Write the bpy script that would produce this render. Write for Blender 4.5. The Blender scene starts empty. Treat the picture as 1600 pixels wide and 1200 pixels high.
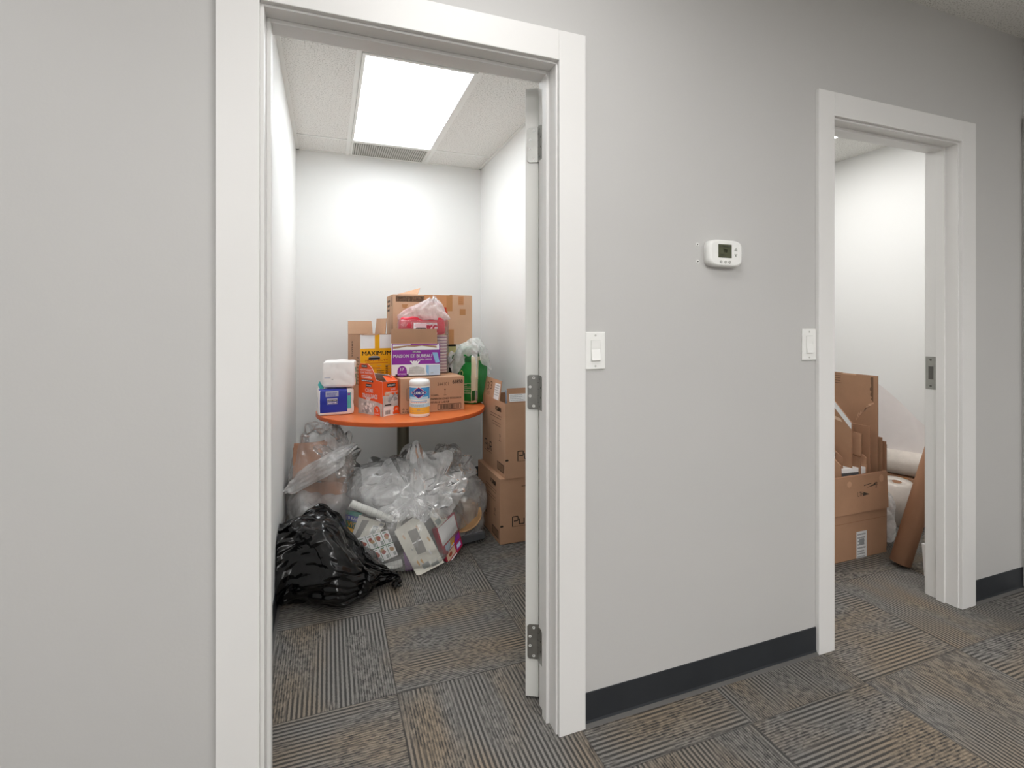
import bpy, bmesh, math, random
import numpy as np
from mathutils import Vector, Matrix
from mathutils import noise as mnoise

R = math.radians
S = bpy.context.scene
COL = S.collection

# ------------------------------------------------------------------ camera model
FPX, CX, CY = 780.0, 800.0, 506.0
CAM = Vector((0.0, -1.38, 1.25))
YAW = math.atan(288 / 780)
_c, _s = math.cos(YAW), math.sin(YAW)

def ray(px, py):
    u = (px - CX) / FPX
    return Vector((_c * u + _s, _c - _s * u, (CY - py) / FPX))
def on_y(px, py, y):
    d = ray(px, py); return CAM + d * ((y - CAM.y) / d.y)
def on_x(px, py, x):
    d = ray(px, py); return CAM + d * ((x - CAM.x) / d.x)
def on_z(px, py, z):
    d = ray(px, py); return CAM + d * ((z - CAM.z) / d.z)
def on_plane(px, py, p, n):
    d = ray(px, py); p = Vector(p); n = Vector(n)
    return CAM + d * ((p - CAM).dot(n) / d.dot(n))

# ------------------------------------------------------------------ materials
def lin(c):
    if isinstance(c, str):
        c = c.lstrip('#'); c = [int(c[i:i + 2], 16) / 255 for i in (0, 2, 4)]
    return tuple(x / 12.92 if x <= .04045 else ((x + .055) / 1.055) ** 2.4 for x in c) + (1.0,)

class NT:
    def __init__(self, name):
        self.m = bpy.data.materials.new(name); self.m.use_nodes = True
        self.t = self.m.node_tree; self.t.nodes.clear()
        self.out = self.n('ShaderNodeOutputMaterial')
    def n(self, typ, **kw):
        nd = self.t.nodes.new(typ)
        for k, v in kw.items():
            if k in nd.inputs.keys():
                nd.inputs[k].default_value = v
            else:
                setattr(nd, k, v)
        return nd
    def l(self, a, b): self.t.links.new(a, b)
    def math(self, op, a, b=None, c=None):
        nd = self.n('ShaderNodeMath', operation=op)
        for i, x in enumerate((a, b, c)):
            if x is None: continue
            if isinstance(x, (int, float)): nd.inputs[i].default_value = x
            else: self.l(x, nd.inputs[i])
        return nd.outputs[0]
    def mix(self, fac, a, b):
        nd = self.n('ShaderNodeMix', data_type='RGBA')
        for i, x in ((0, fac), (6, a), (7, b)):
            if isinstance(x, (int, float)) or isinstance(x, tuple): nd.inputs[i].default_value = x
            else: self.l(x, nd.inputs[i])
        return nd.outputs[2]
    def ramp(self, fac, p0, p1, c0=(0, 0, 0, 1), c1=(1, 1, 1, 1)):
        r = self.n('ShaderNodeValToRGB')
        e = r.color_ramp.elements
        e[0].position, e[1].position, e[0].color, e[1].color = p0, p1, c0, c1
        self.l(fac, r.inputs[0]); return r.outputs[0]

def paint(name, col, rough=.55, var=.04, scale=6.0, bump=0.0, bscale=80.0, metal=0.0, spec=.4, coat=0.0):
    t = NT(name)
    tc = t.n('ShaderNodeTexCoord')
    nz = t.n('ShaderNodeTexNoise', Scale=scale, Detail=4.0)
    t.l(tc.outputs['Object'], nz.inputs['Vector'])
    a = lin(col)
    lo = tuple(x * (1 - var) for x in a[:3]) + (1,); hi = tuple(min(1, x * (1 + var)) for x in a[:3]) + (1,)
    c = t.ramp(nz.outputs['Fac'], .3, .7, lo, hi)
    p = t.n('ShaderNodeBsdfPrincipled', Roughness=rough, Metallic=metal)
    p.inputs['Specular IOR Level'].default_value = spec
    p.inputs['Coat Weight'].default_value = coat
    t.l(c, p.inputs['Base Color'])
    if bump:
        n2 = t.n('ShaderNodeTexNoise', Scale=bscale, Detail=5.0)
        t.l(tc.outputs['Object'], n2.inputs['Vector'])
        b = t.n('ShaderNodeBump', Strength=bump, Distance=.004)
        t.l(n2.outputs['Fac'], b.inputs['Height']); t.l(b.outputs[0], p.inputs['Normal'])
    t.l(p.outputs[0], t.out.inputs[0])
    return t.m

def emit(name, col, strength):
    t = NT(name); e = t.n('ShaderNodeEmission', Strength=strength); e.inputs[0].default_value = lin(col)
    t.l(e.outputs[0], t.out.inputs[0]); return t.m

def carpet_mat():
    t = NT('carpet_tile')
    tc = t.n('ShaderNodeTexCoord'); sp = t.n('ShaderNodeSeparateXYZ'); t.l(tc.outputs['Object'], sp.inputs[0])
    X, Y = sp.outputs[0], sp.outputs[1]
    T = .513
    tx = t.math('DIVIDE', t.math('SUBTRACT', X, .22), T); ty = t.math('DIVIDE', t.math('SUBTRACT', Y, .337), T)
    fx, fy = t.math('FLOOR', tx), t.math('FLOOR', ty)
    par = t.math('FLOORED_MODULO', t.math('ADD', fx, fy), 2.0)
    par = t.math('GREATER_THAN', par, .5)
    def sel(a, b):   # par ? a : b
        return t.math('ADD', t.math('MULTIPLY', a, par), t.math('MULTIPLY', b, t.math('SUBTRACT', 1.0, par)))
    sx = sel(X, Y); sy = sel(Y, X)
    # per-tile random shift
    wn = t.n('ShaderNodeTexWhiteNoise', noise_dimensions='2D')
    cmb = t.n('ShaderNodeCombineXYZ'); t.l(fx, cmb.inputs[0]); t.l(fy, cmb.inputs[1]); t.l(cmb.outputs[0], wn.inputs['Vector'])
    rnd = wn.outputs['Value']
    v2 = t.n('ShaderNodeCombineXYZ')
    t.l(t.math('ADD', sx, t.math('MULTIPLY', rnd, 7.0)), v2.inputs[0]); t.l(sy, v2.inputs[1]); t.l(rnd, v2.inputs[2])
    # zones of bold / fine ribs
    mp = t.n('ShaderNodeMapping'); mp.inputs['Scale'].default_value = (7.0, 3.2, 5.0); t.l(v2.outputs[0], mp.inputs[0])
    zn = t.n('ShaderNodeTexNoise', Scale=1.0, Detail=1.0); t.l(mp.outputs[0], zn.inputs['Vector'])
    zone = t.ramp(zn.outputs['Fac'], .47, .55)
    wob = t.n('ShaderNodeTexNoise', Scale=90.0, Detail=2.0); t.l(tc.outputs['Object'], wob.inputs['Vector'])
    sw = t.math('ADD', sx, t.math('MULTIPLY', t.math('SUBTRACT', wob.outputs['Fac'], .5), .004))
    fine = t.math('ADD', t.math('MULTIPLY', t.math('SINE', t.math('MULTIPLY', sw, 2 * math.pi / .0085)), .5), .5)
    bold = t.math('ADD', t.math('MULTIPLY', t.math('SINE', t.math('MULTIPLY', sw, 2 * math.pi / .0150)), .5), .5)
    bold = t.ramp(bold, .2, .75, (.1, .1, .1, 1), (.85, .85, .85, 1))
    # broken fine ribs: yarn ticks along the rib
    mp2 = t.n('ShaderNodeMapping'); mp2.inputs['Scale'].default_value = (118.0, 45.0, 1.0); t.l(v2.outputs[0], mp2.inputs[0])
    tick = t.n('ShaderNodeTexNoise', Scale=1.0, Detail=2.0); t.l(mp2.outputs[0], tick.inputs['Vector'])
    tk = t.ramp(tick.outputs['Fac'], .38, .62)
    rib = t.mix(zone, t.mix(.5, fine, tk), bold)
    mp3 = t.n('ShaderNodeMapping'); mp3.inputs['Scale'].default_value = (5.0, 2.2, 9.0); t.l(v2.outputs[0], mp3.inputs[0])
    hue = t.n('ShaderNodeTexNoise', Scale=1.0, Detail=2.0); t.l(mp3.outputs[0], hue.inputs['Vector'])
    warm = t.ramp(hue.outputs['Fac'], .42, .66)
    hi = t.mix(warm, (.265, .252, .233, 1), (.31, .25, .185, 1))
    lo = (.046, .045, .044, 1)
    gr = t.n('ShaderNodeTexNoise', Scale=420.0, Detail=2.0); t.l(tc.outputs['Object'], gr.inputs['Vector'])
    ribg = t.math('MULTIPLY', rib, t.math('ADD', t.math('MULTIPLY', gr.outputs['Fac'], .9), .5))
    col = t.mix(ribg, lo, hi)
    # seams
    ex = t.math('ABSOLUTE', t.math('SUBTRACT', t.math('FRACT', tx), .5)); ey = t.math('ABSOLUTE', t.math('SUBTRACT', t.math('FRACT', ty), .5))
    seam = t.math('GREATER_THAN', t.math('MAXIMUM', ex, ey), .4955)
    col = t.mix(t.math('MULTIPLY', seam, .45), col, (.03, .03, .03, 1))
    p = t.n('ShaderNodeBsdfPrincipled', Roughness=.95); p.inputs['Specular IOR Level'].default_value = .1
    t.l(col, p.inputs['Base Color'])
    b = t.n('ShaderNodeBump', Strength=.6, Distance=.003); t.l(rib, b.inputs['Height']); t.l(b.outputs[0], p.inputs['Normal'])
    t.l(p.outputs[0], t.out.inputs[0]); return t.m

def ceiling_tile_mat():
    t = NT('ceiling_tile')
    tc = t.n('ShaderNodeTexCoord')
    n1 = t.n('ShaderNodeTexNoise', Scale=150.0, Detail=3.0, Roughness=.6); t.l(tc.outputs['Object'], n1.inputs['Vector'])
    c = t.ramp(n1.outputs['Fac'], .36, .47, lin('b9b7b2'), lin('e9e8e4'))
    p = t.n('ShaderNodeBsdfPrincipled', Roughness=.9); p.inputs['Specular IOR Level'].default_value = .1
    t.l(c, p.inputs['Base Color'])
    b = t.n('ShaderNodeBump', Strength=.5, Distance=.002); t.l(n1.outputs['Fac'], b.inputs['Height']); t.l(b.outputs[0], p.inputs['Normal'])
    t.l(p.outputs[0], t.out.inputs[0]); return t.m

def film_mat(name, body=.2, tint=(1, 1, 1), gloss=.5, rough=.12, var=.25, scale=5.0):
    """thin polythene: partly clear, partly milky, glossy"""
    t = NT(name)
    tc = t.n('ShaderNodeTexCoord')
    nz = t.n('ShaderNodeTexNoise', Scale=scale, Detail=5.0, Roughness=.65); nz.inputs['Distortion'].default_value = 1.2
    t.l(tc.outputs['Object'], nz.inputs['Vector'])
    fac = t.math('ADD', t.math('MULTIPLY', t.ramp(nz.outputs['Fac'], .4, .68), var), body)
    tr = t.n('ShaderNodeBsdfTransparent'); tr.inputs[0].default_value = (.985, .985, .985, 1)
    df = t.n('ShaderNodeBsdfDiffuse'); df.inputs[0].default_value = (.97, .97, .97, 1)
    tl = t.n('ShaderNodeBsdfTranslucent'); tl.inputs[0].default_value = (.97, .97, .97, 1)
    m0 = t.n('ShaderNodeMixShader'); m0.inputs[0].default_value = .4; t.l(df.outputs[0], m0.inputs[1]); t.l(tl.outputs[0], m0.inputs[2])
    m1 = t.n('ShaderNodeMixShader'); t.l(fac, m1.inputs[0]); t.l(tr.outputs[0], m1.inputs[1]); t.l(m0.outputs[0], m1.inputs[2])
    gl = t.n('ShaderNodeBsdfGlossy'); gl.inputs[0].default_value = (1, 1, 1, 1); gl.inputs['Roughness'].default_value = rough
    n2 = t.n('ShaderNodeTexNoise', Scale=scale * 7, Detail=4.0); t.l(tc.outputs['Object'], n2.inputs['Vector'])
    b = t.n('ShaderNodeBump', Strength=.2, Distance=.004); t.l(n2.outputs['Fac'], b.inputs['Height']); t.l(b.outputs[0], gl.inputs['Normal'])
    fr = t.n('ShaderNodeFresnel'); fr.inputs['IOR'].default_value = 1.5; t.l(b.outputs[0], fr.inputs['Normal'])
    g = t.math('MINIMUM', t.math('MULTIPLY', fr.outputs[0], gloss * 2.2), .75)
    m2 = t.n('ShaderNodeMixShader'); t.l(g, m2.inputs[0]); t.l(m1.outputs[0], m2.inputs[1]); t.l(gl.outputs[0], m2.inputs[2])
    t.l(m2.outputs[0], t.out.inputs[0]); return t.m

M = {}
def mk(key, *a, **k):
    M[key] = paint(key, *a, **k); return M[key]
mk('hall_paint', 'c3c2c0', .5, .012, 1.5, .05, 120); mk('room_paint', 'e9e9e7', .55, .01, 1.5, .05, 120)
mk('trim_white', 'e6e5e3', .38, .01, 3); mk('door_white', 'dfdfdb', .4, .01, 3)
mk('cove_black', '2c2f33', .5, .08, 9); mk('cove_toe', '5b5957', .6, .08, 9)
M['carpet'] = carpet_mat(); M['ceil_tile'] = ceiling_tile_mat()
mk('grid_white', 'e8e8e4', .4, .01); mk('grid_gap', '77776f', .8)
M['diffuser'] = emit('diffuser', 'f8fcff', 7.0); M['diffuser_hall'] = emit('diffuser_hall', 'fffefd', 8.4); M['diffuser_store'] = emit('diffuser_store', 'fffefd', 8.6)
mk('grille', 'c2c1bb', .6, .05, 200); mk('grille_slot', '86857e', .8)
mk('steel', 'a6a6a2', .33, .08, 30, metal=.9); mk('steel_dark', '6d6c69', .4, .08, 30, metal=.9); mk('dark_hole', '26241f', .8)
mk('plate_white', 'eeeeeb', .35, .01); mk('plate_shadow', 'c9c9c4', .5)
mk('lcd', '4b4d38', .25, .04); mk('lcd_ink', '33352a', .4); mk('key_grey', 'b9b9b4', .45)
mk('orange_top', 'de7640', .35, .05, 4); mk('orange_edge', 'd8622c', .4, .05, 4); mk('pole_metal', '6f6a5c', .35, .06, 9, metal=.6)
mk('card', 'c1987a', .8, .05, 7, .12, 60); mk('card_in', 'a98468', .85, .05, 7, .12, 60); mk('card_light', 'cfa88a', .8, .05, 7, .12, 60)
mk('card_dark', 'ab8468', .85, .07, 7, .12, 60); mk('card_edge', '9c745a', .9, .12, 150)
mk('tape', 'b98354', .3, .05, 8); mk('tape_light', 'c98f63', .35, .05, 8); mk('ink', '3a3029', .8, .1); mk('ink_soft', '6f5541', .85, .1)
mk('white_print', 'efeeee', .5, .015); mk('white_paper', 'e6e6e6', .7, .03, 12); mk('label_grey', '9a9c9d', .7, .06, 60)
mk('purple', '8d2a9b', .42, .03); mk('purple_dark', '6a2477', .45, .03); mk('sky_blue', '8db9e0', .45); mk('pale_blue', 'c6d6e8', .5)
mk('orange_print', 'ee5a1d', .42, .03); mk('yellow_print', 'f5b416', .42, .03); mk('black_print', '201c1c', .5); mk('red_ink', 'c8381c', .5)
mk('grey_photo', '9a9aa0', .5, .35, 40); mk('grey_photo_light', 'c5c4c2', .5, .15, 30)
mk('royal_blue', '2a37a3', .3, .05, 10); mk('silver_print', 'aeb3ca', .4); mk('teal', '58b7b4', .35, .12, 25); mk('teal_dark', '2f8c7f', .4, .1, 25)
mk('napkin_film', 'efecea', .28, .02, 10, .25, 22, spec=.5)
mk('red_print', 'd8283f', .3, .06, 9); mk('pink_cup', 'e9c3c8', .4); mk('mauve_ring', '8c6f8c', .5)
mk('wipe_body', 'f1efe9', .32, .01); mk('wipe_lid', 'f4f4f2', .3, .01); mk('wipe_blue', '3f9ad6', .35, .05); mk('wipe_light', 'bfe0ee', .35); mk('wipe_navy', '29348b', .35); mk('wipe_red', 'c9283e', .35); mk('wipe_yellow', 'f2b73c', .35, .05)
mk('green_print', '1f8a3d', .35, .1, 14, .3, 25); mk('green_dark', '155c2b', .4, .12, 20); mk('cream_print', 'd9cfb4', .45, .05, 20); mk('pale_yellow', 'e4dc9a', .5)
mk('food_red', 'a2452f', .5, .25, 60); mk('food_grey', '9aa09b', .5, .1, 60); mk('cream_marble', 'dedbcf', .5, .08, 14); mk('ochre', 'cfa46a', .5, .1); mk('window_grey', '7b7773', .4, .06, 30)
mk('crimson', 'b01d38', .4, .05); mk('beige_paper', 'd5b89e', .7, .08, 20); mk('kraft', 'ab8064', .75, .06, 6, .15, 30); mk('kraft_paper', 'a87e66', .8, .12, 8, .3, 18)
mk('newsprint', 'c9c9c4', .75, .06, 30); mk('foam_white', 'ded8d6', .6, .03, 12); mk('bubble_white', 'd6cdc4', .4, .05, 30, .3, 90)
mk('black_poly', '060607', .17, .2, 7, .10, 14, spec=.55)
mk('bread', 'b08a60', .6, .12, 20); mk('tray_grey', '55575a', .35, .1)
M['film'] = film_mat('clear_polythene', .07, (1, 1, 1), .34, .10, .22, 4.0)
M['film_milky'] = film_mat('milky_polythene', .42, (1, 1, 1.01), .34, .10, .40, 7.0)
M['film_mid'] = film_mat('hazy_polythene', .24, (1, 1, 1.01), .36, .10, .32, 6.0)
M['film_dense'] = film_mat('dense_polythene', .42, (1, 1, 1.01), .5, .12, .35, 8.0)

# ------------------------------------------------------------------ mesh builder
_glyphs = {}
def glyphs(s, bold=0.0):
    k = (s, bold)
    if k not in _glyphs:
        cu = bpy.data.curves.new('lettering_source', 'FONT'); cu.body = s; cu.size = 1; cu.offset = bold * .3; cu.resolution_u = 2
        ob = bpy.data.objects.new('lettering_source', cu); COL.objects.link(ob)
        dg = bpy.context.evaluated_depsgraph_get(); ev = ob.evaluated_get(dg); me = ev.to_mesh()
        vs = [(v.co.x, v.co.y) for v in me.vertices]; fs = [tuple(p.vertices) for p in me.polygons]
        # faces must wind counter-clockwise
        out = []
        for f in fs:
            a = sum(vs[f[i]][0] * vs[f[(i + 1) % len(f)]][1] - vs[f[(i + 1) % len(f)]][0] * vs[f[i]][1] for i in range(len(f)))
            out.append(f if a > 0 else f[::-1])
        ev.to_mesh_clear(); bpy.data.objects.remove(ob); bpy.data.curves.remove(cu)
        xs = [v[0] for v in vs] or [0]; ys = [v[1] for v in vs] or [0]
        _glyphs[k] = (vs, out, min(xs), max(xs), min(ys), max(ys))
    return _glyphs[k]

class Face:
    """flat face frame: origin, unit U, unit V, width, height"""
    def __init__(self, o, u, v, w=1, h=1):
        self.o, self.u, self.v = Vector(o), Vector(u).normalized(), Vector(v).normalized()
        self.n = self.u.cross(self.v).normalized(); self.w, self.h = w, h
    def pt(self, a, b, d=0): return self.o + self.u * a + self.v * b + self.n * d

class Quad:
    """bilinear frame over four corners (bottom-left, bottom-right, top-right, top-left); u, v in 0..1"""
    def __init__(self, bl, br, tr, tl):
        self.c = [Vector(p) for p in (bl, br, tr, tl)]
        self.n = (self.c[1] - self.c[0]).cross(self.c[3] - self.c[0]).normalized(); self.w = self.h = 1
    def pt(self, a, b, d=0):
        bl, br, tr, tl = self.c
        return bl * (1 - a) * (1 - b) + br * a * (1 - b) + tr * a * b + tl * (1 - a) * b + self.n * d

class Surf:
    def __init__(self, fn, w=1, h=1): self.fn, self.w, self.h = fn, w, h
    def pt(self, a, b, d=0): return self.fn(a, b, d)

class MB:
    def __init__(self): self.v, self.f, self.m, self.sm, self.mats = [], [], [], [], []
    def mi(self, m):
        if isinstance(m, str): m = M[m]
        if m not in self.mats: self.mats.append(m)
        return self.mats.index(m)
    def add(self, vs, fs, m, smooth=False):
        b = len(self.v); self.v += [Vector(p) for p in vs]; i = self.mi(m) if not isinstance(m, list) else None
        for k, f in enumerate(fs):
            self.f.append(tuple(b + j for j in f)); self.m.append(i if i is not None else self.mi(m[k])); self.sm.append(smooth)
        return self
    def add_bm(self, bm, m, smooth=False, mat=None):
        bm.verts.index_update()
        vs = [(mat @ v.co) if mat else v.co.copy() for v in bm.verts]
        fs = [tuple(v.index for v in f.verts) for f in bm.faces]
        bm.free(); return self.add(vs, fs, m, smooth)
    def box(self, lo, hi, m, bev=0.0, seg=2, mat=None, faces=None, smooth=False):
        lo, hi = Vector(lo), Vector(hi)
        if bev <= 0:
            vs = [(x, y, z) for z in (lo.z, hi.z) for y in (lo.y, hi.y) for x in (lo.x, hi.x)]
            fs = [(0, 2, 3, 1), (4, 5, 7, 6), (0, 1, 5, 4), (2, 6, 7, 3), (0, 4, 6, 2), (1, 3, 7, 5)]  # -z +z -y +y -x +x
            if mat: vs = [mat @ Vector(p) for p in vs]
            if faces: m = [faces.get(k, m) for k in ('-z', '+z', '-y', '+y', '-x', '+x')]
            return self.add(vs, fs, m)
        bm = bmesh.new(); bmesh.ops.create_cube(bm, size=1)
        for v in bm.verts:
            v.co = Vector((lo[i] + (v.co[i] + .5) * (hi[i] - lo[i]) for i in range(3)))
        bmesh.ops.bevel(bm, geom=bm.edges[:], offset=bev, segments=seg, affect='EDGES', profile=.5)
        return self.add_bm(bm, m, smooth, mat)
    def cyl(self, p0, p1, r0, r1, m, n=24, caps=True, smooth=True):
        p0, p1 = Vector(p0), Vector(p1); ax = (p1 - p0).normalized()
        q = ax.to_track_quat('Z', 'Y'); vs = []
        for p, r in ((p0, r0), (p1, r1)):
            for k in range(n):
                a = 2 * math.pi * k / n; vs.append(p + q @ Vector((math.cos(a) * r, math.sin(a) * r, 0)))
        self.add(vs, [(k, (k + 1) % n, n + (k + 1) % n, n + k) for k in range(n)], m, smooth)
        if caps: self.add(vs, [tuple(range(n))[::-1], tuple(range(n, 2 * n))], m)
        return self
    def lathe(self, prof, m, n=40, c=(0, 0, 0), smooth=True, mats=None):
        vs = [(c[0] + r * math.cos(2 * math.pi * k / n), c[1] + r * math.sin(2 * math.pi * k / n), c[2] + z) for r, z in prof for k in range(n)]
        fs, ms = [], []
        for i in range(len(prof) - 1):
            for k in range(n):
                fs.append((i * n + k, i * n + (k + 1) % n, (i + 1) * n + (k + 1) % n, (i + 1) * n + k)); ms.append(mats[i] if mats else m)
        return self.add(vs, fs, ms, smooth)
    def prism(self, pts, off, m):
        """closed slab: polygon pts (3D, counter-clockwise seen from the front) extruded by vector -off"""
        n = len(pts); pts = [Vector(p) for p in pts]; off = Vector(off)
        vs = pts + [p + off for p in pts]
        fs = [tuple(range(n)), tuple(range(2 * n - 1, n - 1, -1))] + [(i, n + i, n + (i + 1) % n, (i + 1) % n) for i in range(n)]
        if isinstance(m, (tuple, list)): m = [m[0], m[1]] + [m[2]] * n
        return self.add(vs, fs, m)
    # decals in a face frame
    def rect(self, F, a0, b0, a1, b1, m, d=.0006):
        return self.poly(F, [(a0, b0), (a1, b0), (a1, b1), (a0, b1)], m, d)
    def poly(self, F, pts, m, d=.0006):
        return self.add([F.pt(a, b, d) for a, b in pts], [tuple(range(len(pts)))], m)
    def oval(self, F, a, b, ra, rb, m, d=.0006, n=24):
        return self.poly(F, [(a + ra * math.cos(2 * math.pi * k / n), b + rb * math.sin(2 * math.pi * k / n)) for k in range(n)], m, d)
    def grid_rect(self, F, a0, b0, a1, b1, m, d=.0006, na=8, nb=4):
        vs = [F.pt(a0 + (a1 - a0) * i / na, b0 + (b1 - b0) * j / nb, d) for j in range(nb + 1) for i in range(na + 1)]
        fs = [(j * (na + 1) + i, j * (na + 1) + i + 1, (j + 1) * (na + 1) + i + 1, (j + 1) * (na + 1) + i) for j in range(nb) for i in range(na)]
        return self.add(vs, fs, m, True)
    def frame_rect(self, F, a0, b0, a1, b1, t, m, d=.0006):
        for r in ((a0, b0, a1, b0 + t), (a0, b1 - t, a1, b1), (a0, b0 + t, a0 + t, b1 - t), (a1 - t, b0 + t, a1, b1 - t)):
            self.rect(F, *r, m, d)
        return self
    def text(self, F, s, a, b, h, m, w=None, d=.0011, bold=.0, align='l', rot=0, aspect=None):
        """lettering: a, b = lower-left (or centre) in frame units; h = letter height; w = total width"""
        if bold > 0:   # heavier lettering: the same letters laid again a hair to the side
            for k in (-1, 1):
                self.text(F, s, a + k * h * .035, b, h, m, w, d, 0, align, rot, aspect)
        vs, fs, x0, x1, y0, y1 = glyphs(s, 0)
        if not vs: return self
        sy = h / max(1e-6, y1 - y0); sx = (w / max(1e-6, x1 - x0)) if w else sy * (aspect or 1)
        W = (x1 - x0) * sx; ox = {'l': 0, 'c': -W / 2, 'r': -W}[align]
        cr, sr = math.cos(rot), math.sin(rot); out = []
        for x, y in vs:
            p, q = (x - x0) * sx + ox, (y - y0) * sy
            out.append(F.pt(a + p * cr - q * sr, b + p * sr + q * cr, d))
        return self.add(out, fs, m)
    def barcode(self, F, a0, b0, a1, b1, m='ink', seed=1, d=.0009, n=22):
        rg = random.Random(seed); w = (a1 - a0) / n
        for k in range(n):
            q = rg.uniform(.25, .75); self.rect(F, a0 + k * w, b0, a0 + (k + q) * w, b1, m, d)
        return self
    def lines(self, F, a0, b0, a1, n, pitch, h, m='ink_soft', seed=1, d=.0008):
        """tiny running print too small to read, as word-like dashes"""
        rg = random.Random(seed)
        for r in range(n):
            x = a0; end = a1 - rg.uniform(0, .25) * (a1 - a0)
            while x < end:
                l = rg.uniform(.04, .13) * (a1 - a0); x2 = min(end, x + l)
                self.rect(F, x, b0 - r * pitch, x2, b0 - r * pitch + h, m, d); x = x2 + .018 * (a1 - a0)
        return self
    def build(self, name, parent=None, loc=None, rot=None, kind=None, label=None):
        me = bpy.data.meshes.new(name); me.from_pydata([tuple(p) for p in self.v], [], self.f)
        for m in self.mats: me.materials.append(m)
        me.polygons.foreach_set('material_index', self.m); me.polygons.foreach_set('use_smooth', self.sm); me.update()
        o = bpy.data.objects.new(name, me); COL.objects.link(o)
        if parent: o.parent = parent
        if loc is not None: o.location = loc
        if rot is not None: o.rotation_euler = rot if isinstance(rot, (tuple, list)) else (0, 0, rot)
        if kind: o['kind'] = kind
        if label: o['label'] = label
        return o

def thing(name, label, cat, loc=(0, 0, 0), rz=0.0, group=None):
    o = bpy.data.objects.new(name, None); COL.objects.link(o); o.empty_display_size = .1
    o.location = loc; o.rotation_euler = rz if isinstance(rz, (tuple, list)) else (0, 0, rz)
    return tag(o, label, cat, group)
def tag(o, label, cat, group=None):
    o['label'] = label; o['category'] = cat
    if group: o['group'] = group
    return o
def copy_tree(o, parent=None):
    c = o.copy(); COL.objects.link(c)
    if parent: c.parent = parent
    for ch in list(o.children): copy_tree(ch, c)
    return c
def faces_of(w, d, h):
    return dict(front=Face((-w / 2, 0, 0), (1, 0, 0), (0, 0, 1), w, h), left=Face((-w / 2, d, 0), (0, -1, 0), (0, 0, 1), d, h),
                right=Face((w / 2, 0, 0), (0, 1, 0), (0, 0, 1), d, h), top=Face((-w / 2, 0, h), (1, 0, 0), (0, 1, 0), w, d))
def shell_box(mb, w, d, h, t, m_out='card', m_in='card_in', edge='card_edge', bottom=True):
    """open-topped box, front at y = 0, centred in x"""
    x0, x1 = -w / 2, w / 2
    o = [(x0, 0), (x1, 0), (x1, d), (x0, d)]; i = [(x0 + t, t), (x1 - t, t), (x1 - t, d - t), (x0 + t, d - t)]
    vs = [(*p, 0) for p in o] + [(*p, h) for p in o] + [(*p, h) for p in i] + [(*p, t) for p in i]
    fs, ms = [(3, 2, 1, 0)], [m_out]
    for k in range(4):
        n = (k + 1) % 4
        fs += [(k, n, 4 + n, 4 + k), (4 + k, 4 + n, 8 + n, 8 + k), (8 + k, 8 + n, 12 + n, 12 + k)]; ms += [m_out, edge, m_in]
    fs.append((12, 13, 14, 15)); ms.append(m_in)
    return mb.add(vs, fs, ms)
def flap(p0, p1, direction, length, t=.004, taper=.0, m=('card_in', 'card', 'card_edge'), up=None):
    """flap hinged on p0-p1; front of the slab is the side from which p0->p1->tip runs counter-clockwise"""
    p0, p1, dr = Vector(p0), Vector(p1), Vector(direction).normalized(); e = (p1 - p0).normalized()
    q1, q0 = p1 + dr * length - e * taper, p0 + dr * length + e * taper
    n = e.cross(dr).normalized(); mb = MB(); mb.prism([p0, p1, q1, q0], -n * t, m)
    return mb, Face(p0, e, dr, (p1 - p0).length, length)

def softbox(mb, size, matfn, seed=0, n=9.0, res=26, wob=.004, wf=9.0, taper=0.0, c=(0, 0, 0), sag=0.0):
    """a rounded, slightly lumpy pack; front at y = 0, base at z = 0. Returns face frames that follow the surface."""
    W, D, H = size; off = Vector((seed * 3.7, seed * 1.9, seed * .7))
    def warp(p):
        x, y, z = p; s = (abs(x) ** n + abs(y) ** n + abs(z) ** n) ** (1 / n)
        q = Vector((x, y, z)) / s
        tp = 1 + taper * q.z
        P = Vector((q.x * W / 2 * tp, D / 2 + q.y * D / 2 * tp, H / 2 + q.z * H / 2))
        N = Vector((q.x / W, q.y / D, q.z / H)); N = Vector((math.copysign(abs(q.x) ** (n - 1), q.x), math.copysign(abs(q.y) ** (n - 1), q.y), math.copysign(abs(q.z) ** (n - 1), q.z))).normalized()
        k = mnoise.noise(P * wf + off) * wob + abs(mnoise.noise(P * wf * 2.3 + off)) * wob * .8
        if q.z > -.9: P += N * k
        P.z -= sag * max(0, q.z) * (q.x * q.x)
        return P + Vector(c), N
    axes = {'front': ((1, 0, 0), (0, 0, 1), (0, -1, 0)), 'back': ((-1, 0, 0), (0, 0, 1), (0, 1, 0)), 'left': ((0, -1, 0), (0, 0, 1), (-1, 0, 0)),
            'right': ((0, 1, 0), (0, 0, 1), (1, 0, 0)), 'top': ((1, 0, 0), (0, 1, 0), (0, 0, 1)), 'bottom': ((1, 0, 0), (0, -1, 0), (0, 0, -1))}
    fr = {}
    for k, (u, v, nn) in axes.items():
        u, v, nn = Vector(u), Vector(v), Vector(nn)
        def fn(a, b, d=0, u=u, v=v, nn=nn):
            P, N = warp(nn + u * (2 * a - 1) + v * (2 * b - 1)); return P + N * d
        fr[k] = Surf(fn)
        vs = [fn(i / res, j / res) for j in range(res + 1) for i in range(res + 1)]
        fs = [(j * (res + 1) + i, j * (res + 1) + i + 1, (j + 1) * (res + 1) + i + 1, (j + 1) * (res + 1) + i) for j in range(res) for i in range(res)]
        ms = [matfn(k, (i + .5) / res, (j + .5) / res) for j in range(res) for i in range(res)]
        mb.add(vs, fs, ms, True)
    return fr

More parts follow.
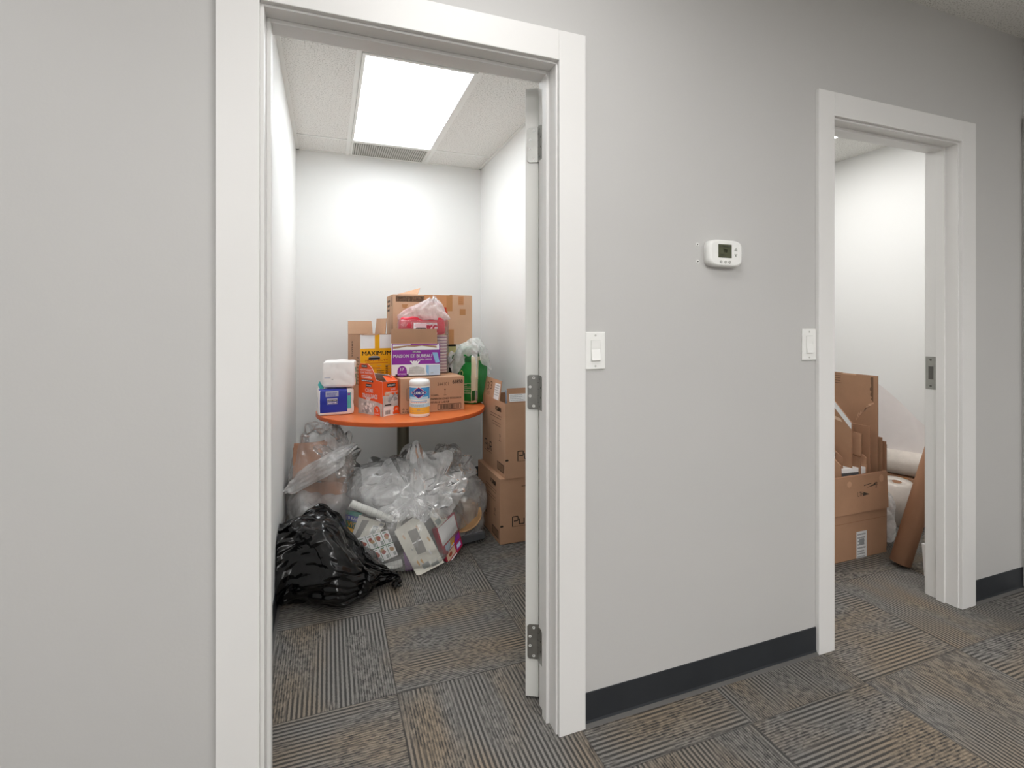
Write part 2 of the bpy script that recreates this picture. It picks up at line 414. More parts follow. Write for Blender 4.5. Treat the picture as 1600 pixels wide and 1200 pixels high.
_ico = {}
def ico(sub):
    if sub not in _ico:
        bm = bmesh.new(); bmesh.ops.create_icosphere(bm, subdivisions=sub, radius=1); bm.verts.index_update()
        _ico[sub] = (np.array([v.co[:] for v in bm.verts]), [tuple(v.index for v in f.verts) for f in bm.faces]); bm.free()
    return _ico[sub]
def tri(x): return 2 * np.abs(2 * (x - np.floor(x + .5))) - 1
def crease_field(P, seed, freqs, warp=.12, wexp=1.0):
    """sum of triangle waves in random directions: piecewise-flat, sharply creased like crumpled film"""
    rg = np.random.RandomState(seed); Q = P.copy()
    for k in range(3):
        a = rg.randn(3); Q = Q + warp * np.sin(P @ (a * 2.2) + rg.rand() * 6)[:, None] * rg.randn(3)[None, :] * .6
    f = np.zeros(len(P)); tot = 0
    for fq in freqs:
        a = rg.randn(3); a /= np.linalg.norm(a); w = 1 / fq ** wexp
        f += w * tri(Q @ (a * fq * .5) + rg.rand()); tot += w * .5
    return f / max(tot, 1e-6)
def bag_mesh(name, c, rad, seed, mat, parent=None, amp=.12, freqs=(1.2, 1.6, 2.1, 2.8, 3.6, 4.8, 6.5), sub=6, power=2.6, neck=None, pleat=0.0, npl=13,
             floor=.004, xlim=None, ylim=None, shape=None, label=None, wexp=1.0):
    D, F_ = ico(sub); D = D.copy()
    s = (np.abs(D) ** power).sum(1) ** (1 / power); U = D / s[:, None]
    f = crease_field(D, seed, freqs, wexp=wexp)
    g = 1 + amp * f
    if neck is not None:
        nv = np.array(neck, float); nv /= np.linalg.norm(nv); ca = D @ nv
        e1 = np.cross(nv, [0.3, .9, .1]); e1 /= np.linalg.norm(e1); e2 = np.cross(nv, e1)
        az = np.arctan2(D @ e2, D @ e1) / (2 * np.pi); wgt = np.clip((ca + .1) / 1.1, 0, 1) ** 1.5
        g += pleat * wgt * tri(az * npl + .4 * f)
    P = U * np.array(rad)[None, :] * g[:, None]
    if shape is not None: P = shape(P, D, f)
    P = P + np.array(c)[None, :]
    fl = floor + .004 * (f - f.min())
    P[:, 2] = np.maximum(P[:, 2], fl)
    if xlim: P[:, 0] = np.clip(P[:, 0], *xlim)
    if ylim: P[:, 1] = np.clip(P[:, 1], *ylim)
    mb = MB(); mb.v = [Vector(p) for p in P.tolist()]; mb.f = list(F_); i = mb.mi(mat); mb.m = [i] * len(F_); mb.sm = [True] * len(F_)
    return mb.build(name, parent, label=label)

def rosette(name, parent, c, N, up, rad, depth, amp, seed, mat, nr=34, nt=260, folds=(5, 8, 13), rim=.22, cone=.5, down=None):
    """gathered mouth of a bag: film fanning out from a tie point in sharp radial folds. rad = function of angle (0 = up)"""
    N = Vector(N).normalized(); U = (Vector(up) - N * N.dot(Vector(up))).normalized(); X = U.cross(N) * -1
    rg = np.random.RandomState(seed); ph = rg.rand(12); c = Vector(c); vs = []
    g = np.array([[math.cos(2 * math.pi * j / nt) * (.1 + i / nr), math.sin(2 * math.pi * j / nt) * (.1 + i / nr), .3 + .2 * i / nr] for i in range(nr + 1) for j in range(nt)])
    cr = crease_field(g, seed, (2, 3, 4.2, 6, 8.5), wexp=.9)
    for i in range(nr + 1):
        r = i / nr
        for j in range(nt):
            th = 2 * math.pi * j / nt; q = th / (2 * math.pi)
            tw = q + .035 * math.sin(3 * th + 6 * ph[0]) + .02 * math.sin(5 * th + 6 * ph[1]) + .02 * r * math.sin(2 * th + 6 * ph[6])
            t3 = lambda x: 2 * abs(2 * (x - math.floor(x + .5))) - 1
            f = .55 * t3(folds[0] * tw + ph[2]) + .33 * t3(folds[1] * tw + ph[3] + .3 * r) + .2 * t3(folds[2] * tw + ph[4])
            k = i * nt + j
            R_ = rad(th) * (1 + rim * .5 * t3(folds[1] * tw + ph[5]) * r + .12 * math.sin(9 * th + ph[7] * 6) * r)
            h = depth * (r ** cone) + amp * f * (r ** .8) + .016 * cr[k] * min(1, 3 * r) - .10 * rad(th) * r * r
            vs.append(c + (U * math.cos(th) + X * math.sin(th)) * (R_ * r) + N * h)
    fs = []
    for i in range(nr):
        for j in range(nt):
            a, b = i * nt + j, i * nt + (j + 1) % nt; fs.append((a, b, b + nt, a + nt))
    m = MB(); m.add(vs, fs, mat, True); return m.build(name, parent)

# ================================================================== the setting
HALL_H, ROOM_H, WT = 2.6, 2.5, .12
RX0, RX1, RY1 = -.212, 1.164, 2.5           # supply room
SX0, SX1 = 1.284, 3.70                      # storage room to the right
D1, D2 = (-.148, .651), (1.826, 2.597)      # clear openings
JT, HEAD = .017, 2.04

def struct(name, mb, **k): return mb.build(name, kind='structure', **k)

b = MB(); b.box((-3.6, -4.6, -.05), (3.9, 2.7, 0), 'carpet'); struct('floor', b)

b = MB(); fc = {'-y': 'hall_paint', '+y': 'room_paint'}
for x0, x1, z0 in ((-3.5, D1[0] - JT, 0), (D1[0] - JT, D1[1] + JT, HEAD + JT), (D1[1] + JT, D2[0] - JT, 0), (D2[0] - JT, D2[1] + JT, HEAD + JT), (D2[1] + JT, 3.9, 0)):
    b.box((x0, 0, z0), (x1, WT, HALL_H), 'room_paint', faces=fc)
struct('wall_front', b)
b = MB(); b.box((RX0 - WT, WT, 0), (RX0, RY1, HALL_H), 'room_paint'); struct('wall_left', b)
b = MB(); b.box((RX1, WT, 0), (SX0, RY1, HALL_H), 'room_paint'); struct('wall_middle', b)
b = MB(); b.box((RX0 - WT, RY1, 0), (3.9, RY1 + WT, HALL_H), 'room_paint'); struct('wall_back', b)
b = MB(); b.box((SX1, WT, 0), (SX1 + WT, RY1, HALL_H), 'room_paint'); struct('wall_right', b)
b = MB(); b.box((3.085, -4.5, 0), (3.205, 0, HALL_H), 'hall_paint'); struct('wall_side', b)
b = MB(); b.box((-3.6, -4.5, 0), (-3.5, WT, HALL_H), 'hall_paint'); struct('wall_end', b)
b = MB(); b.box((-3.6, -4.6, 0), (3.205, -4.5, HALL_H), 'hall_paint'); struct('wall_rear', b)

# ceilings
b = MB(); b.box((-3.6, -4.6, HALL_H), (3.205, WT, HALL_H + .05), 'ceil_tile'); struct('ceiling', b)
b = MB(); b.box((RX0, WT, ROOM_H), (RX1, RY1, ROOM_H + .05), 'ceil_tile'); c1 = struct('ceiling', b)
b = MB(); g = .012
for x in (.136, .714): b.box((x - g, WT, ROOM_H - .004), (x + g, RY1, ROOM_H), 'grid_white')
for y in (.985, 2.19):
    b.box((RX0, y - g, ROOM_H - .0042), (RX1, y + g, ROOM_H), 'grid_white')
b.box((RX0, WT, ROOM_H - .005), (RX0 + .02, RY1, ROOM_H), 'grid_white'); b.box((RX1 - .02, WT, ROOM_H - .005), (RX1, RY1, ROOM_H), 'grid_white')
b.box((RX0, RY1 - .02, ROOM_H - .005), (RX1, RY1, ROOM_H), 'grid_white')
for y in (2.203, .998): b.box((RX0 + .02, y, ROOM_H - .003), (RX1 - .02, y + .003, ROOM_H), 'grid_gap')
b.build('ceiling_grid', c1)
b = MB(); b.box((SX0, WT, ROOM_H), (SX1, RY1, ROOM_H + .05), 'ceil_tile'); struct('ceiling', b)

def ceiling_light(x0, y0, x1, y1, z, label, dm, group=None):
    t = thing('ceiling_light', label, 'light', ((x0 + x1) / 2, (y0 + y1) / 2, z), 0, group)
    hx, hy, e = (x1 - x0) / 2, (y1 - y0) / 2, .016
    m = MB()
    for lo, hi in (((-hx, -hy), (hx, -hy + e)), ((-hx, hy - e), (hx, hy)), ((-hx, -hy + e), (-hx + e, hy - e)), ((hx - e, -hy + e), (hx, hy - e))):
        m.box((lo[0], lo[1], -.010), (hi[0], hi[1], -.0005), 'grid_white')
    m.build('light_frame', t)
    m = MB(); m.box((-hx + e, -hy + e, -.006), (hx - e, hy - e, -.001), dm); m.build('diffuser', t)
    return t
ceiling_light(.150, 1.000, .700, 2.176, ROOM_H, 'bright rectangular ceiling panel light above the orange table', 'diffuser')
for x, y, hw in ((.45, -.80, .3), (-1.5, -1.0, .3), (-1.1, -2.4, .6), (.45, -2.6, .6), (2.1, -2.4, .6), (-1.1, -3.8, .6), (.45, -3.9, .6), (2.1, -3.8, .6)):  # first matches the shadows; the rest are added out of view to brighten walls
    ceiling_light(x - hw, y - .3, x + hw, y + .3, HALL_H, 'unseen white panel light brightening the corridor from its ceiling', 'diffuser_hall', 'corridor ceiling panels')
ceiling_light(2.0, .75, 3.2, 1.35, ROOM_H, 'white panel light in the ceiling of the storage room', 'diffuser_store')
t = thing('air_grille', 'grey slotted air grille in the ceiling behind the panel light', 'vent', (.42, 2.345, ROOM_H))
m = MB(); m.box((-.262, -.135, -.004), (.262, .135, -.0005), 'grid_white'); m.build('grille_frame', t)
m = MB()
for k in range(34):
    x = -.25 + k * .01515; m.box((x, -.122, -.0085), (x + .008, .122, -.0042), 'grille')
m.box((-.252, -.124, -.0048), (.252, .124, -.0041), 'grille_slot'); m.build('louvre', t)

# baseboards: black cove base with a curled toe
def cove(name, p0, p1, nrm, h=.10):
    p0, p1, n = Vector((*p0, 0)), Vector((*p1, 0)), Vector((*nrm, 0)); up = Vector((0, 0, 1))
    prof = [(0, h), (.0035, h), (.0035, .014), (.006, .007), (.013, .003), (.017, .0005)]
    m = MB()
    for i in range(len(prof) - 1):
        (a0, z0), (a1, z1) = prof[i], prof[i + 1]
        q = [p0 + n * a1 + up * z1, p1 + n * a1 + up * z1, p1 + n * a0 + up * z0, p0 + n * a0 + up * z0]
        if (q[1] - q[0]).cross(q[3] - q[0]).dot(n + up) < 0: q = q[::-1]
        m.add(q, [(0, 1, 2, 3)], 'cove_toe' if i >= 3 else 'cove_black')
    for p in (p0, p1):
        m.add([p + n * a + up * z for a, z in prof] + [p.copy()], [tuple(range(len(prof) + 1))], 'cove_black')
    return struct(name, m)
cove('baseboard_left', (-3.5, 0), (-.253, 0), (0, -1)); cove('baseboard_front', (.747, 0), (1.738, 0), (0, -1)); cove('baseboard_right', (2.70, 0), (3.085, 0), (0, -1))
cove('baseboard_side', (3.085, -.03), (3.085, -4.5), (-1, 0))
cove('baseboard_room_left', (RX0, WT), (RX0, RY1), (1, 0)); cove('baseboard_room_back', (RX0, RY1), (RX1, RY1), (0, -1)); cove('baseboard_room_right', (RX1, .2), (RX1, RY1), (-1, 0))
cove('baseboard_storage_right', (SX1, WT), (SX1, RY1), (-1, 0)); cove('baseboard_storage_back', (SX0, RY1), (SX1, RY1), (0, -1))

# door frames
def door_frame(name, x0, x1, cl, cr, room_sides, strike=None):
    """x0..x1 clear opening; cl / cr = casing spans on the corridor side"""
    root = bpy.data.objects.new(name, None); COL.objects.link(root); root['kind'] = 'structure'
    CT, top = .016, 2.138
    for a0, a1 in (cl, cr):
        m = MB(); m.box((a0, -CT, 0), (a1, 0, top), 'trim_white', bev=.002); m.build('casing', root)
    m = MB(); m.box((cl[1], -CT, 2.047), (cr[0], 0, top), 'trim_white', bev=.002); m.build('head_casing', root)
    for s in room_sides:
        if s == 'r': m = MB(); m.box((x1 + .008, WT, 0), (x1 + .1, WT + .014, top), 'trim_white', bev=.002); m.build('casing', root)
        if s == 'l': m = MB(); m.box((x0 - .1, WT, 0), (x0 - .008, WT + .014, top), 'trim_white', bev=.002); m.build('casing', root)
        if s == 'h': m = MB(); m.box((x0 - .008, WT, HEAD + .008), (x1 + .008, WT + .014, top), 'trim_white', bev=.002); m.build('head_casing', root)
    m = MB(); m.box((x0 - JT, -.002, 0), (x0, WT + .006, HEAD + JT), 'trim_white', bev=.001); m.build('jamb', root)
    m = MB(); m.box((x1, -.002, 0), (x1 + JT, WT + .006, HEAD + JT), 'trim_white', bev=.001); jr = m.build('jamb', root)
    m = MB(); m.box((x0, -.002, HEAD), (x1, WT + .006, HEAD + JT), 'trim_white', bev=.001); m.build('jamb', root)
    y0, y1, st = .045, .078, .011
    for lo, hi in (((x0, y0, 0), (x0 + st, y1, HEAD)), ((x1 - st, y0, 0), (x1, y1, HEAD)), ((x0 + st, y0, HEAD - st), (x1 - st, y1, HEAD))):
        m = MB(); m.box(lo, hi, 'trim_white', bev=.0015); m.build('door_stop', root)
    if strike:
        m = MB(); m.box((x1 - .0022, .082, strike - .075), (x1, .124, strike + .075), 'steel', bev=.0006)
        F = Face((x1 - .0022, .124, strike - .075), (0, -1, 0), (0, 0, 1), .042, .15)
        m.box((x1 - .0028, .092, strike - .03), (x1 - .0021, .112, strike + .03), 'steel_dark')
        for dz in (.015, .135): m.oval(F, .021, dz, .005, .005, 'steel_dark')
        m.build('strike_plate', root)
        F = Face((x1 - .0005, WT, .45), (0, -1, 0), (0, 0, 1)); F2 = Face((2.6, -.0162, .0), (1, 0, 0), (0, 0, 1))
    return root
f1 = door_frame('trim_1', *D1, (-.252, -.157), (.656, .746), 'rh')
f2 = door_frame('trim_2', *D2, (1.738, 1.820), (2.602, 2.698), 'rlh', strike=1.025)
# casing of the next door, only its corner shows at the right edge of the picture
b = MB(); b.box((3.069, -1.2, 2.128), (3.085, -.012, 2.222), 'trim_white', bev=.002); f3 = struct('trim_3', b)
b = MB(); b.box((3.0735, -.11, 0), (3.085, -.014, 2.124), 'trim_white', bev=.002); b.build('casing', f3)

# doors, both swung into the rooms
def hinge(parent, z, hx, hy, ang, jamb_x):
    """butt hinge: leaf plate on the door edge, plate on the jamb, knuckle and screws"""
    m = MB(); n = Vector((math.cos(ang - math.pi / 2 - math.pi / 2 + math.pi / 2), math.sin(ang), 0))
    # axes of the door edge: e = across thickness, o = outward normal of the edge
    e = Vector((-math.sin(ang), math.cos(ang), 0)); o = Vector((-math.cos(ang), -math.sin(ang), 0))
    P = Vector((hx, hy, z))
    F = Face(P + e * .037 - Vector((0, 0, .057)) + o * .0012, -e, (0, 0, 1), .037, .114)
    m.prism([F.pt(0, .006), F.pt(.006, 0), F.pt(.037, 0), F.pt(.037, .114), F.pt(.006, .114), F.pt(0, .108)], F.n * -.0014 * -1 * -1, 'steel')
    for a, c in ((.021, .104), (.009, .074), (.009, .044), (.021, .011)):
        m.oval(F, a, c, .0045, .0045, 'plate_white', .0006, 14); m.oval(F, a, c, .0019, .0019, 'steel_dark', .0009, 10)
    G = Face((jamb_x - .0004, hy - .004, z - .057), (0, -1, 0), (0, 0, 1), .035, .114)
    m.prism([G.pt(0, 0), G.pt(.033, .0), G.pt(.033, .108), G.pt(.027, .114), G.pt(0, .114)], G.n * -.0014 * -1 * -1, 'steel')
    for a, c in ((.014, .102), (.024, .074), (.024, .042), (.014, .012)): m.oval(G, a, c, .0035, .0035, 'steel_dark', .0005, 12)
    ho = m.build('hinge', parent); m = MB()
    m.cyl(P + Vector((.003, -.004, -.057)) + o * .004, P + Vector((.003, -.004, .057)) + o * .004, .0062, .0062, 'steel', 16)
    for k in (-.033, -.011, .011, .033):
        m.cyl(P + Vector((.003, -.004, k - .0006)) + o * .004, P + Vector((.003, -.004, k + .0006)) + o * .004, .0066, .0066, 'steel_dark', 16)
    for sg in (-1, 1): m.cyl(P + Vector((.003, -.004, sg * .057)) + o * .004, P + Vector((.003, -.004, sg * .062)) + o * .004, .0062, .004, 'steel', 16)
    m.build('hinge_pin', ho)
    return ho
def door_leaf(name, hx, hy, ang, w, jamb_x, hinges, mirror=1):
    root = bpy.data.objects.new(name, None); COL.objects.link(root); root['kind'] = 'structure'
    mat = Matrix.Translation((hx, hy, 0)) @ Matrix.Rotation(ang, 4, 'Z')
    m = MB(); y0, y1 = (0, .044) if mirror > 0 else (-.044, 0)
    m.box((.003, y0, .012), (w, y1, 2.032), 'door_white', bev=.0015, mat=mat); m.build('door_panel', root)
    m = MB(); xx = w - .065
    for sg, yy in ((-1, y0), (1, y1)):
        m.cyl(mat @ Vector((xx, yy, .98)), mat @ Vector((xx, yy + sg * .012, .98)), .032, .03, 'steel', 28)
        m.cyl(mat @ Vector((xx, yy + sg * .012, .98)), mat @ Vector((xx, yy + sg * .045, .98)), .011, .011, 'steel', 20)
        m.box((xx - .11, yy + sg * .045 - .007, .971), (xx + .01, yy + sg * .045 + .007, .989), 'steel', bev=.004, mat=mat)
    m.build('door_handle', root)
    for z in hinges: hinge(root, z, hx, hy, ang, jamb_x)
    return root
door_leaf('door_1', .655, .140, R(62), .79, D1[1], (1.842, 1.024, .197))
# the second leaf stands folded back beside its frame, out of sight from the corridor
root = bpy.data.objects.new('door_2', None); COL.objects.link(root); root['kind'] = 'structure'
m = MB(); m.box((1.70, .16, .012), (1.744, .92, 2.032), 'door_white', bev=.0015); m.build('door_panel', root)

# scuffs on the wall and plugs left beside the thermostat
t = thing('thermostat', 'white wall thermostat with a dark green grey screen', 'thermostat', (1.282, 0.0005, 1.492))
m = MB(); bm = bmesh.new(); n = 44; out = []
def sup(k, rx, rz, e): a = 2 * math.pi * k / n; c_, s_ = math.cos(a), math.sin(a); return (math.copysign(abs(c_) ** (2 / e), c_) * rx, math.copysign(abs(s_) ** (2 / e), s_) * rz)
def loft(m, layers, mat):
    vs = [(x, y, z) for y, rx, rz, e in layers for x, z in (sup(k, rx, rz, e) for k in range(n))]
    fs = [(l * n + k, l * n + (k + 1) % n, (l + 1) * n + (k + 1) % n, (l + 1) * n + k) for l in range(len(layers) - 1) for k in range(n)]
    m.add(vs, fs, mat, True); L = len(layers) - 1; m.add(vs[L * n:], [tuple(range(n))], mat)
m = MB(); loft(m, [(0, .071, .045, 5), (-.006, .071, .045, 5), (-.008, .074, .047, 4.2), (-.022, .074, .0465, 4.2), (-.029, .070, .044, 4.2), (-.031, .064, .040, 4.4)], 'plate_white')
F = Face((-.064, -.031, -.04), (1, 0, 0), (0, 0, 1), .128, .08)
m.build('housing', t)
m = MB(); m.box((-.036, -.0318, -.016), (.022, -.0305, .030), 'lcd', bev=.0004)
G = Face((-.036, -.0318, -.016), (1, 0, 0), (0, 0, 1), .058, .046)
m.text(G, '70', .022, .018, .012, 'lcd_ink', d=.0004, bold=.01); m.text(G, '12:05', .006, .005, .007, 'lcd_ink', d=.0004); m.lines(G, .006, .037, .052, 1, .006, .003, 'lcd_ink')
m.build('screen', t)
for x, z, w in ((-.024, -.030, .006), (-.005, -.030, .006), (.013, -.030, .006)):
    m = MB(); m.cyl((x, -.0305, z), (x, -.0335, z), .0055, .0045, 'key_grey', 16); m.build('button', t)
m = MB()
for z, sg in ((.016, 1), (-.006, -1)):
    m.prism([(.034, -.0332, z - sg * .005), (.046, -.0332, z - sg * .005), (.040, -.0332, z + sg * .005)][::sg], (0, .003, 0), 'key_grey')
m.build('arrow_keys', t)
for nm, x, z, lb in (('wall_anchor', 1.184, 1.521, 'upper white screw anchor in the wall beside the thermostat'), ('wall_anchor', 1.186, 1.463, 'lower white screw anchor in the wall beside the thermostat')):
    m = MB(); m.cyl((x, 0, z), (x, -.0016, z), .0062, .0056, 'plate_white', 18); m.cyl((x, -.0016, z), (x, -.0018, z), .0026, .0026, 'dark_hole', 12)
    tag(m.build(nm), lb, 'anchor')
def light_switch(x, z, label):
    t = thing('light_switch', label, 'switch', (x, 0, z))
    m = MB(); m.box((-.035, -.006, -.0585), (.035, 0, .0585), 'plate_white', bev=.0025, seg=3); m.build('wall_plate', t)
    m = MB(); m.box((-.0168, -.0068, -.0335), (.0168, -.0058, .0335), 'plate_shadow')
    m.prism([(-.0152, -.0068, -.032), (-.0152, -.0125, -.030), (-.0152, -.0072, .004), (-.0152, -.0085, .032), (-.0152, -.0060, .032)], (.0304, 0, 0), 'plate_white'); m.build('rocker', t)
    for zz in (.048, -.048):
        m = MB(); m.cyl((0, -.006, zz), (0, -.0068, zz), .0035, .003, 'key_grey', 14); m.build('screw', t)
    return t
light_switch(.786, 1.166, 'white rocker light switch beside the doorway with the orange table')
light_switch(1.700, 1.172, 'white rocker light switch beside the storage room doorway, lower right of the thermostat')

# ================================================================== the table and what stands on it
def at_corner(x, y, w, rz, z=0): return (x + w / 2 * math.cos(rz), y + w / 2 * math.sin(rz), z)
TZ, TX, TY, TR = .74, .435, 1.735, .50
t = thing('round_table', 'round orange-topped pedestal table loaded with supplies', 'table', (TX, TY, 0))
m = MB(); n = 96
prof = [(0, TZ - .024), (TR - .001, TZ - .024), (TR, TZ - .023), (TR, TZ - .002), (TR - .002, TZ)]
m.lathe(prof[:2], 'cove_toe', n); m.lathe(prof[1:4], 'orange_edge', n, smooth=True); m.lathe(prof[3:] + [(0, TZ)], 'orange_top', n, smooth=False); m.build('tabletop', t)
m = MB(); m.cyl((0, 0, .03), (0, 0, TZ - .036), .036, .036, 'pole_metal', 32); m.build('pedestal', t)
m = MB(); m.cyl((0, 0, TZ - .036), (0, 0, TZ - .0245), .13, .13, 'pole_metal', 32); m.build('top_plate', t)
m = MB(); m.lathe([(0, .001), (.255, .001), (.257, .006), (.25, .014), (.09, .03), (.036, .04), (0, .04)], 'pole_metal', 48); m.build('base', t)

# blue pack of napkins
W, D, H = .190, .125, .146
def mf(k, a, b):
    if k == 'front':
        if .055 < a < .80 and b > .10: return 'royal_blue'
        if .80 <= a < .905 and .22 < b < .86: return 'teal'
    if k == 'top' and a < .8 and b < .35: return 'royal_blue'
    if k == 'right' and .1 < b < .8 and .25 < a < .75: return 'teal_dark'
    if k == 'left' and .25 < b < .7 and .3 < a < .8: return 'silver_print'
    return 'napkin_film'
rz = R(5); t = thing('napkin_pack', 'blue-fronted pack of paper napkins lying on the orange table', 'napkin pack', at_corner(-.049, 1.565, W, rz, TZ), rz)
m = MB(); fr = softbox(m, (W, D, H), mf, seed=1, n=13, wob=.004); F = fr['front']
m.grid_rect(F, .20, .72, .56, .93, 'silver_print', .0012); m.lines(F, .23, .85, .53, 3, .045, .02, 'royal_blue', 3, .002)
m.grid_rect(F, .24, .43, .53, .66, 'silver_print', .0012); m.grid_rect(F, .25, .54, .52, .60, 'black_print', .0018, 6, 2)
m.text(F, 'KIRKLAND', .385, .552, .033, 'white_print', w=.24, d=.0026, align='c', bold=.02); m.grid_rect(F, .25, .445, .52, .535, 'royal_blue', .0018, 6, 2)
m.text(F, 'SIGNATURE', .385, .46, .055, 'white_print', w=.24, d=.0026, align='c', bold=.02); m.grid_rect(F, .815, .74, .89, .82, 'purple', .0012, 3, 2)
m.build('pack_body', t)
m = MB(); rg = random.Random(4)
F = None
vs = [(-.07, .05, .138), (-.085, .04, .150), (-.094, .05, .168), (-.083, .065, .186), (-.072, .06, .166), (-.06, .055, .146)]
m.prism(vs, (.004, .016, -.002), 'teal'); m.build('wrapper_tail', t)

# white pack on top of it
W, D, H = .172, .125, .146
def mf(k, a, b):
    if k == 'left' and .16 < b < .78 and .10 < a < .92: return 'teal'
    if k == 'right' and b < .5 and .2 < a < .6: return 'teal_dark'
    if k == 'right' and .55 < b < .75 and a > .3: return 'teal'
    return 'napkin_film'
rz = R(-7); t = thing('napkin_pack', 'plain white pack of paper napkins stacked on the blue pack', 'napkin pack', at_corner(-.027, 1.592, W, rz, TZ + .1535), rz)
m = MB(); fr = softbox(m, (W, D, H), mf, seed=7, n=13, wob=.006, wf=8); F = fr['left']
m.text(F, 'BOUNTY', .5, .25, .30, 'white_print', w=.42, d=.0016, align='c', rot=0, bold=.02); m.lines(F, .2, .7, .8, 3, .06, .03, 'teal_dark', 5, .0014)
F = fr['front']; m.lines(F, .06, .36, .26, 1, .05, .03, 'silver_print', 8, .001); m.grid_rect(F, .28, .30, .33, .335, 'label_grey', .001, 2, 1)
m.build('pack_body', t)

# orange carton of clear trash bags
W, D, H = .106, .215, .190
rz = R(33); t = thing('trash_bag_box', 'torn-open orange box of clear trash bags on the orange table', 'box', at_corner(.284, 1.44, W, rz, TZ), rz)
m = MB(); shell_box(m, W, D, H, .002, 'orange_print', 'card', 'white_print'); fr = faces_of(W, D, H)
F = fr['left']
# tall torn side panel
pts = [(0, H - .002), (0, .262), (.02, .285), (.085, .283), (.118, .266), (.146, .228), (.158, .197), (.2145, .190)]
m.prism([F.pt(a, b, .0008) for a, b in ([(0, .10), (.2145, .10)] + pts[::-1])], F.n * -.0018, ('orange_print', 'card', 'white_print'))
F = Face(F.pt(0, 0, .0008), F.u, F.v, D, H)
m.poly(F, [(0, 0), (D, 0), (D, .068), (.15, .078), (.06, .082), (0, .09)], 'grey_photo_light', .0012)
rg = random.Random(2)
for k in range(26):
    a, b_ = rg.uniform(.03, .14), rg.uniform(.012, .062); r_ = rg.uniform(.008, .019)
    m.poly(F, [(a + r_ * rg.uniform(.4, 1) * math.cos(q * .9), b_ + r_ * rg.uniform(.4, 1) * math.sin(q * .9)) for q in range(7)], rg.choice(['grey_photo', 'label_grey', 'grey_photo_light', 'white_print']), .0013 + k * .00002)
for k in range(5): m.poly(F, [(.085, .066), (.07 + k * .012 - .006, .097), (.07 + k * .012 + .002, .096)], 'white_print', .0019)
m.oval(F, .168, .032, .027, .022, 'orange_print', .002); m.rect(F, .143, .0, .196, .03, 'orange_print', .0021)
m.text(F, '75', .168, .022, .018, 'white_print', d=.0026, align='c', bold=.02); m.text(F, '20 BAGS', .168, .006, .009, 'white_print', d=.0026, align='c', w=.04)
m.rect(F, .07, .155, .12, .171, 'black_print', .0014); m.text(F, 'KIRKLAND', .095, .159, .008, 'white_print', w=.044, d=.002, align='c', bold=.02)
m.text(F, 'CLEAR', .100, .124, .022, 'white_print', w=.068, d=.002, align='c', bold=.015); m.text(F, 'TRASH BAGS', .105, .092, .024, 'white_print', w=.135, d=.002, align='c', bold=.015)
m.rect(F, .03, .182, .135, .193, 'black_print', .0014); m.lines(F, .033, .185, .132, 1, .01, .005, 'white_print', 7, .002)
m.rect(F, .03, .262, .082, .278, 'black_print', .0014); m.text(F, 'KIRKLAND', .056, .266, .008, 'white_print', w=.046, d=.002, align='c', bold=.02)
m.text(F, 'HEAVYWEIGHT', .07, .243, .011, 'white_print', w=.105, d=.002, align='c'); m.text(F, 'CLEAR TRASH BAGS', .075, .228, .011, 'white_print', w=.115, d=.002, align='c')
m.lines(F, .03, .213, .125, 2, .010, .005, 'white_print', 9, .002)
F = fr['front']
m.rect(F, 0, 0, W, .112, 'grey_photo_light', .0008)
for k in range(16):
    a, b_ = rg.uniform(.045, .105), rg.uniform(.06, .118); r_ = rg.uniform(.008, .017)
    m.poly(F, [(a + r_ * rg.uniform(.4, 1) * math.cos(q * .9), b_ + r_ * rg.uniform(.4, 1) * math.sin(q * .9)) for q in range(7)], rg.choice(['grey_photo', 'label_grey', 'grey_photo_light']), .001 + k * .00002)
m.rect(F, .005, .0, .075, .05, 'white_print', .0016); m.rect(F, .012, .056, .058, .063, 'black_print', .0016); m.oval(F, .093, .032, .02, .018, 'orange_print', .0017)
m.text(F, '75', .093, .024, .013, 'white_print', d=.0022, align='c', bold=.02); m.rect(F, .07, .004, .116, .018, 'orange_print', .0018); m.barcode(F, .015, .008, .05, .03, 'ink', 4, .002)
m.rect(F, .03, .158, .088, .178, 'black_print', .0010); m.text(F, 'KIRKLAND', .059, .163, .010, 'white_print', w=.05, d=.0016, align='c', bold=.02)
m.text(F, 'SACS', .07, .140, .011, 'white_print', d=.0014, align='c'); m.text(F, 'TRANSPARENTS', .064, .124, .010, 'white_print', w=.092, d=.0014, align='c')
m.rect(F, .012, .115, .05, .13, 'beige_paper', .0012)
m.build('box_body', t)
mb, F = flap((W / 2, .002, H), (-W / 2 + .03, .002, H), (.0, .5, .28), .05, .0015, .006, ('white_print', 'orange_print', 'white_print')); mb.build('flap', t)
mb, F = flap((W / 2 - .001, D, H), (W / 2 - .001, .02, H), (-.45, 0, .35), .055, .0015, .008, ('white_print', 'orange_print', 'white_print')); mb.build('flap', t)

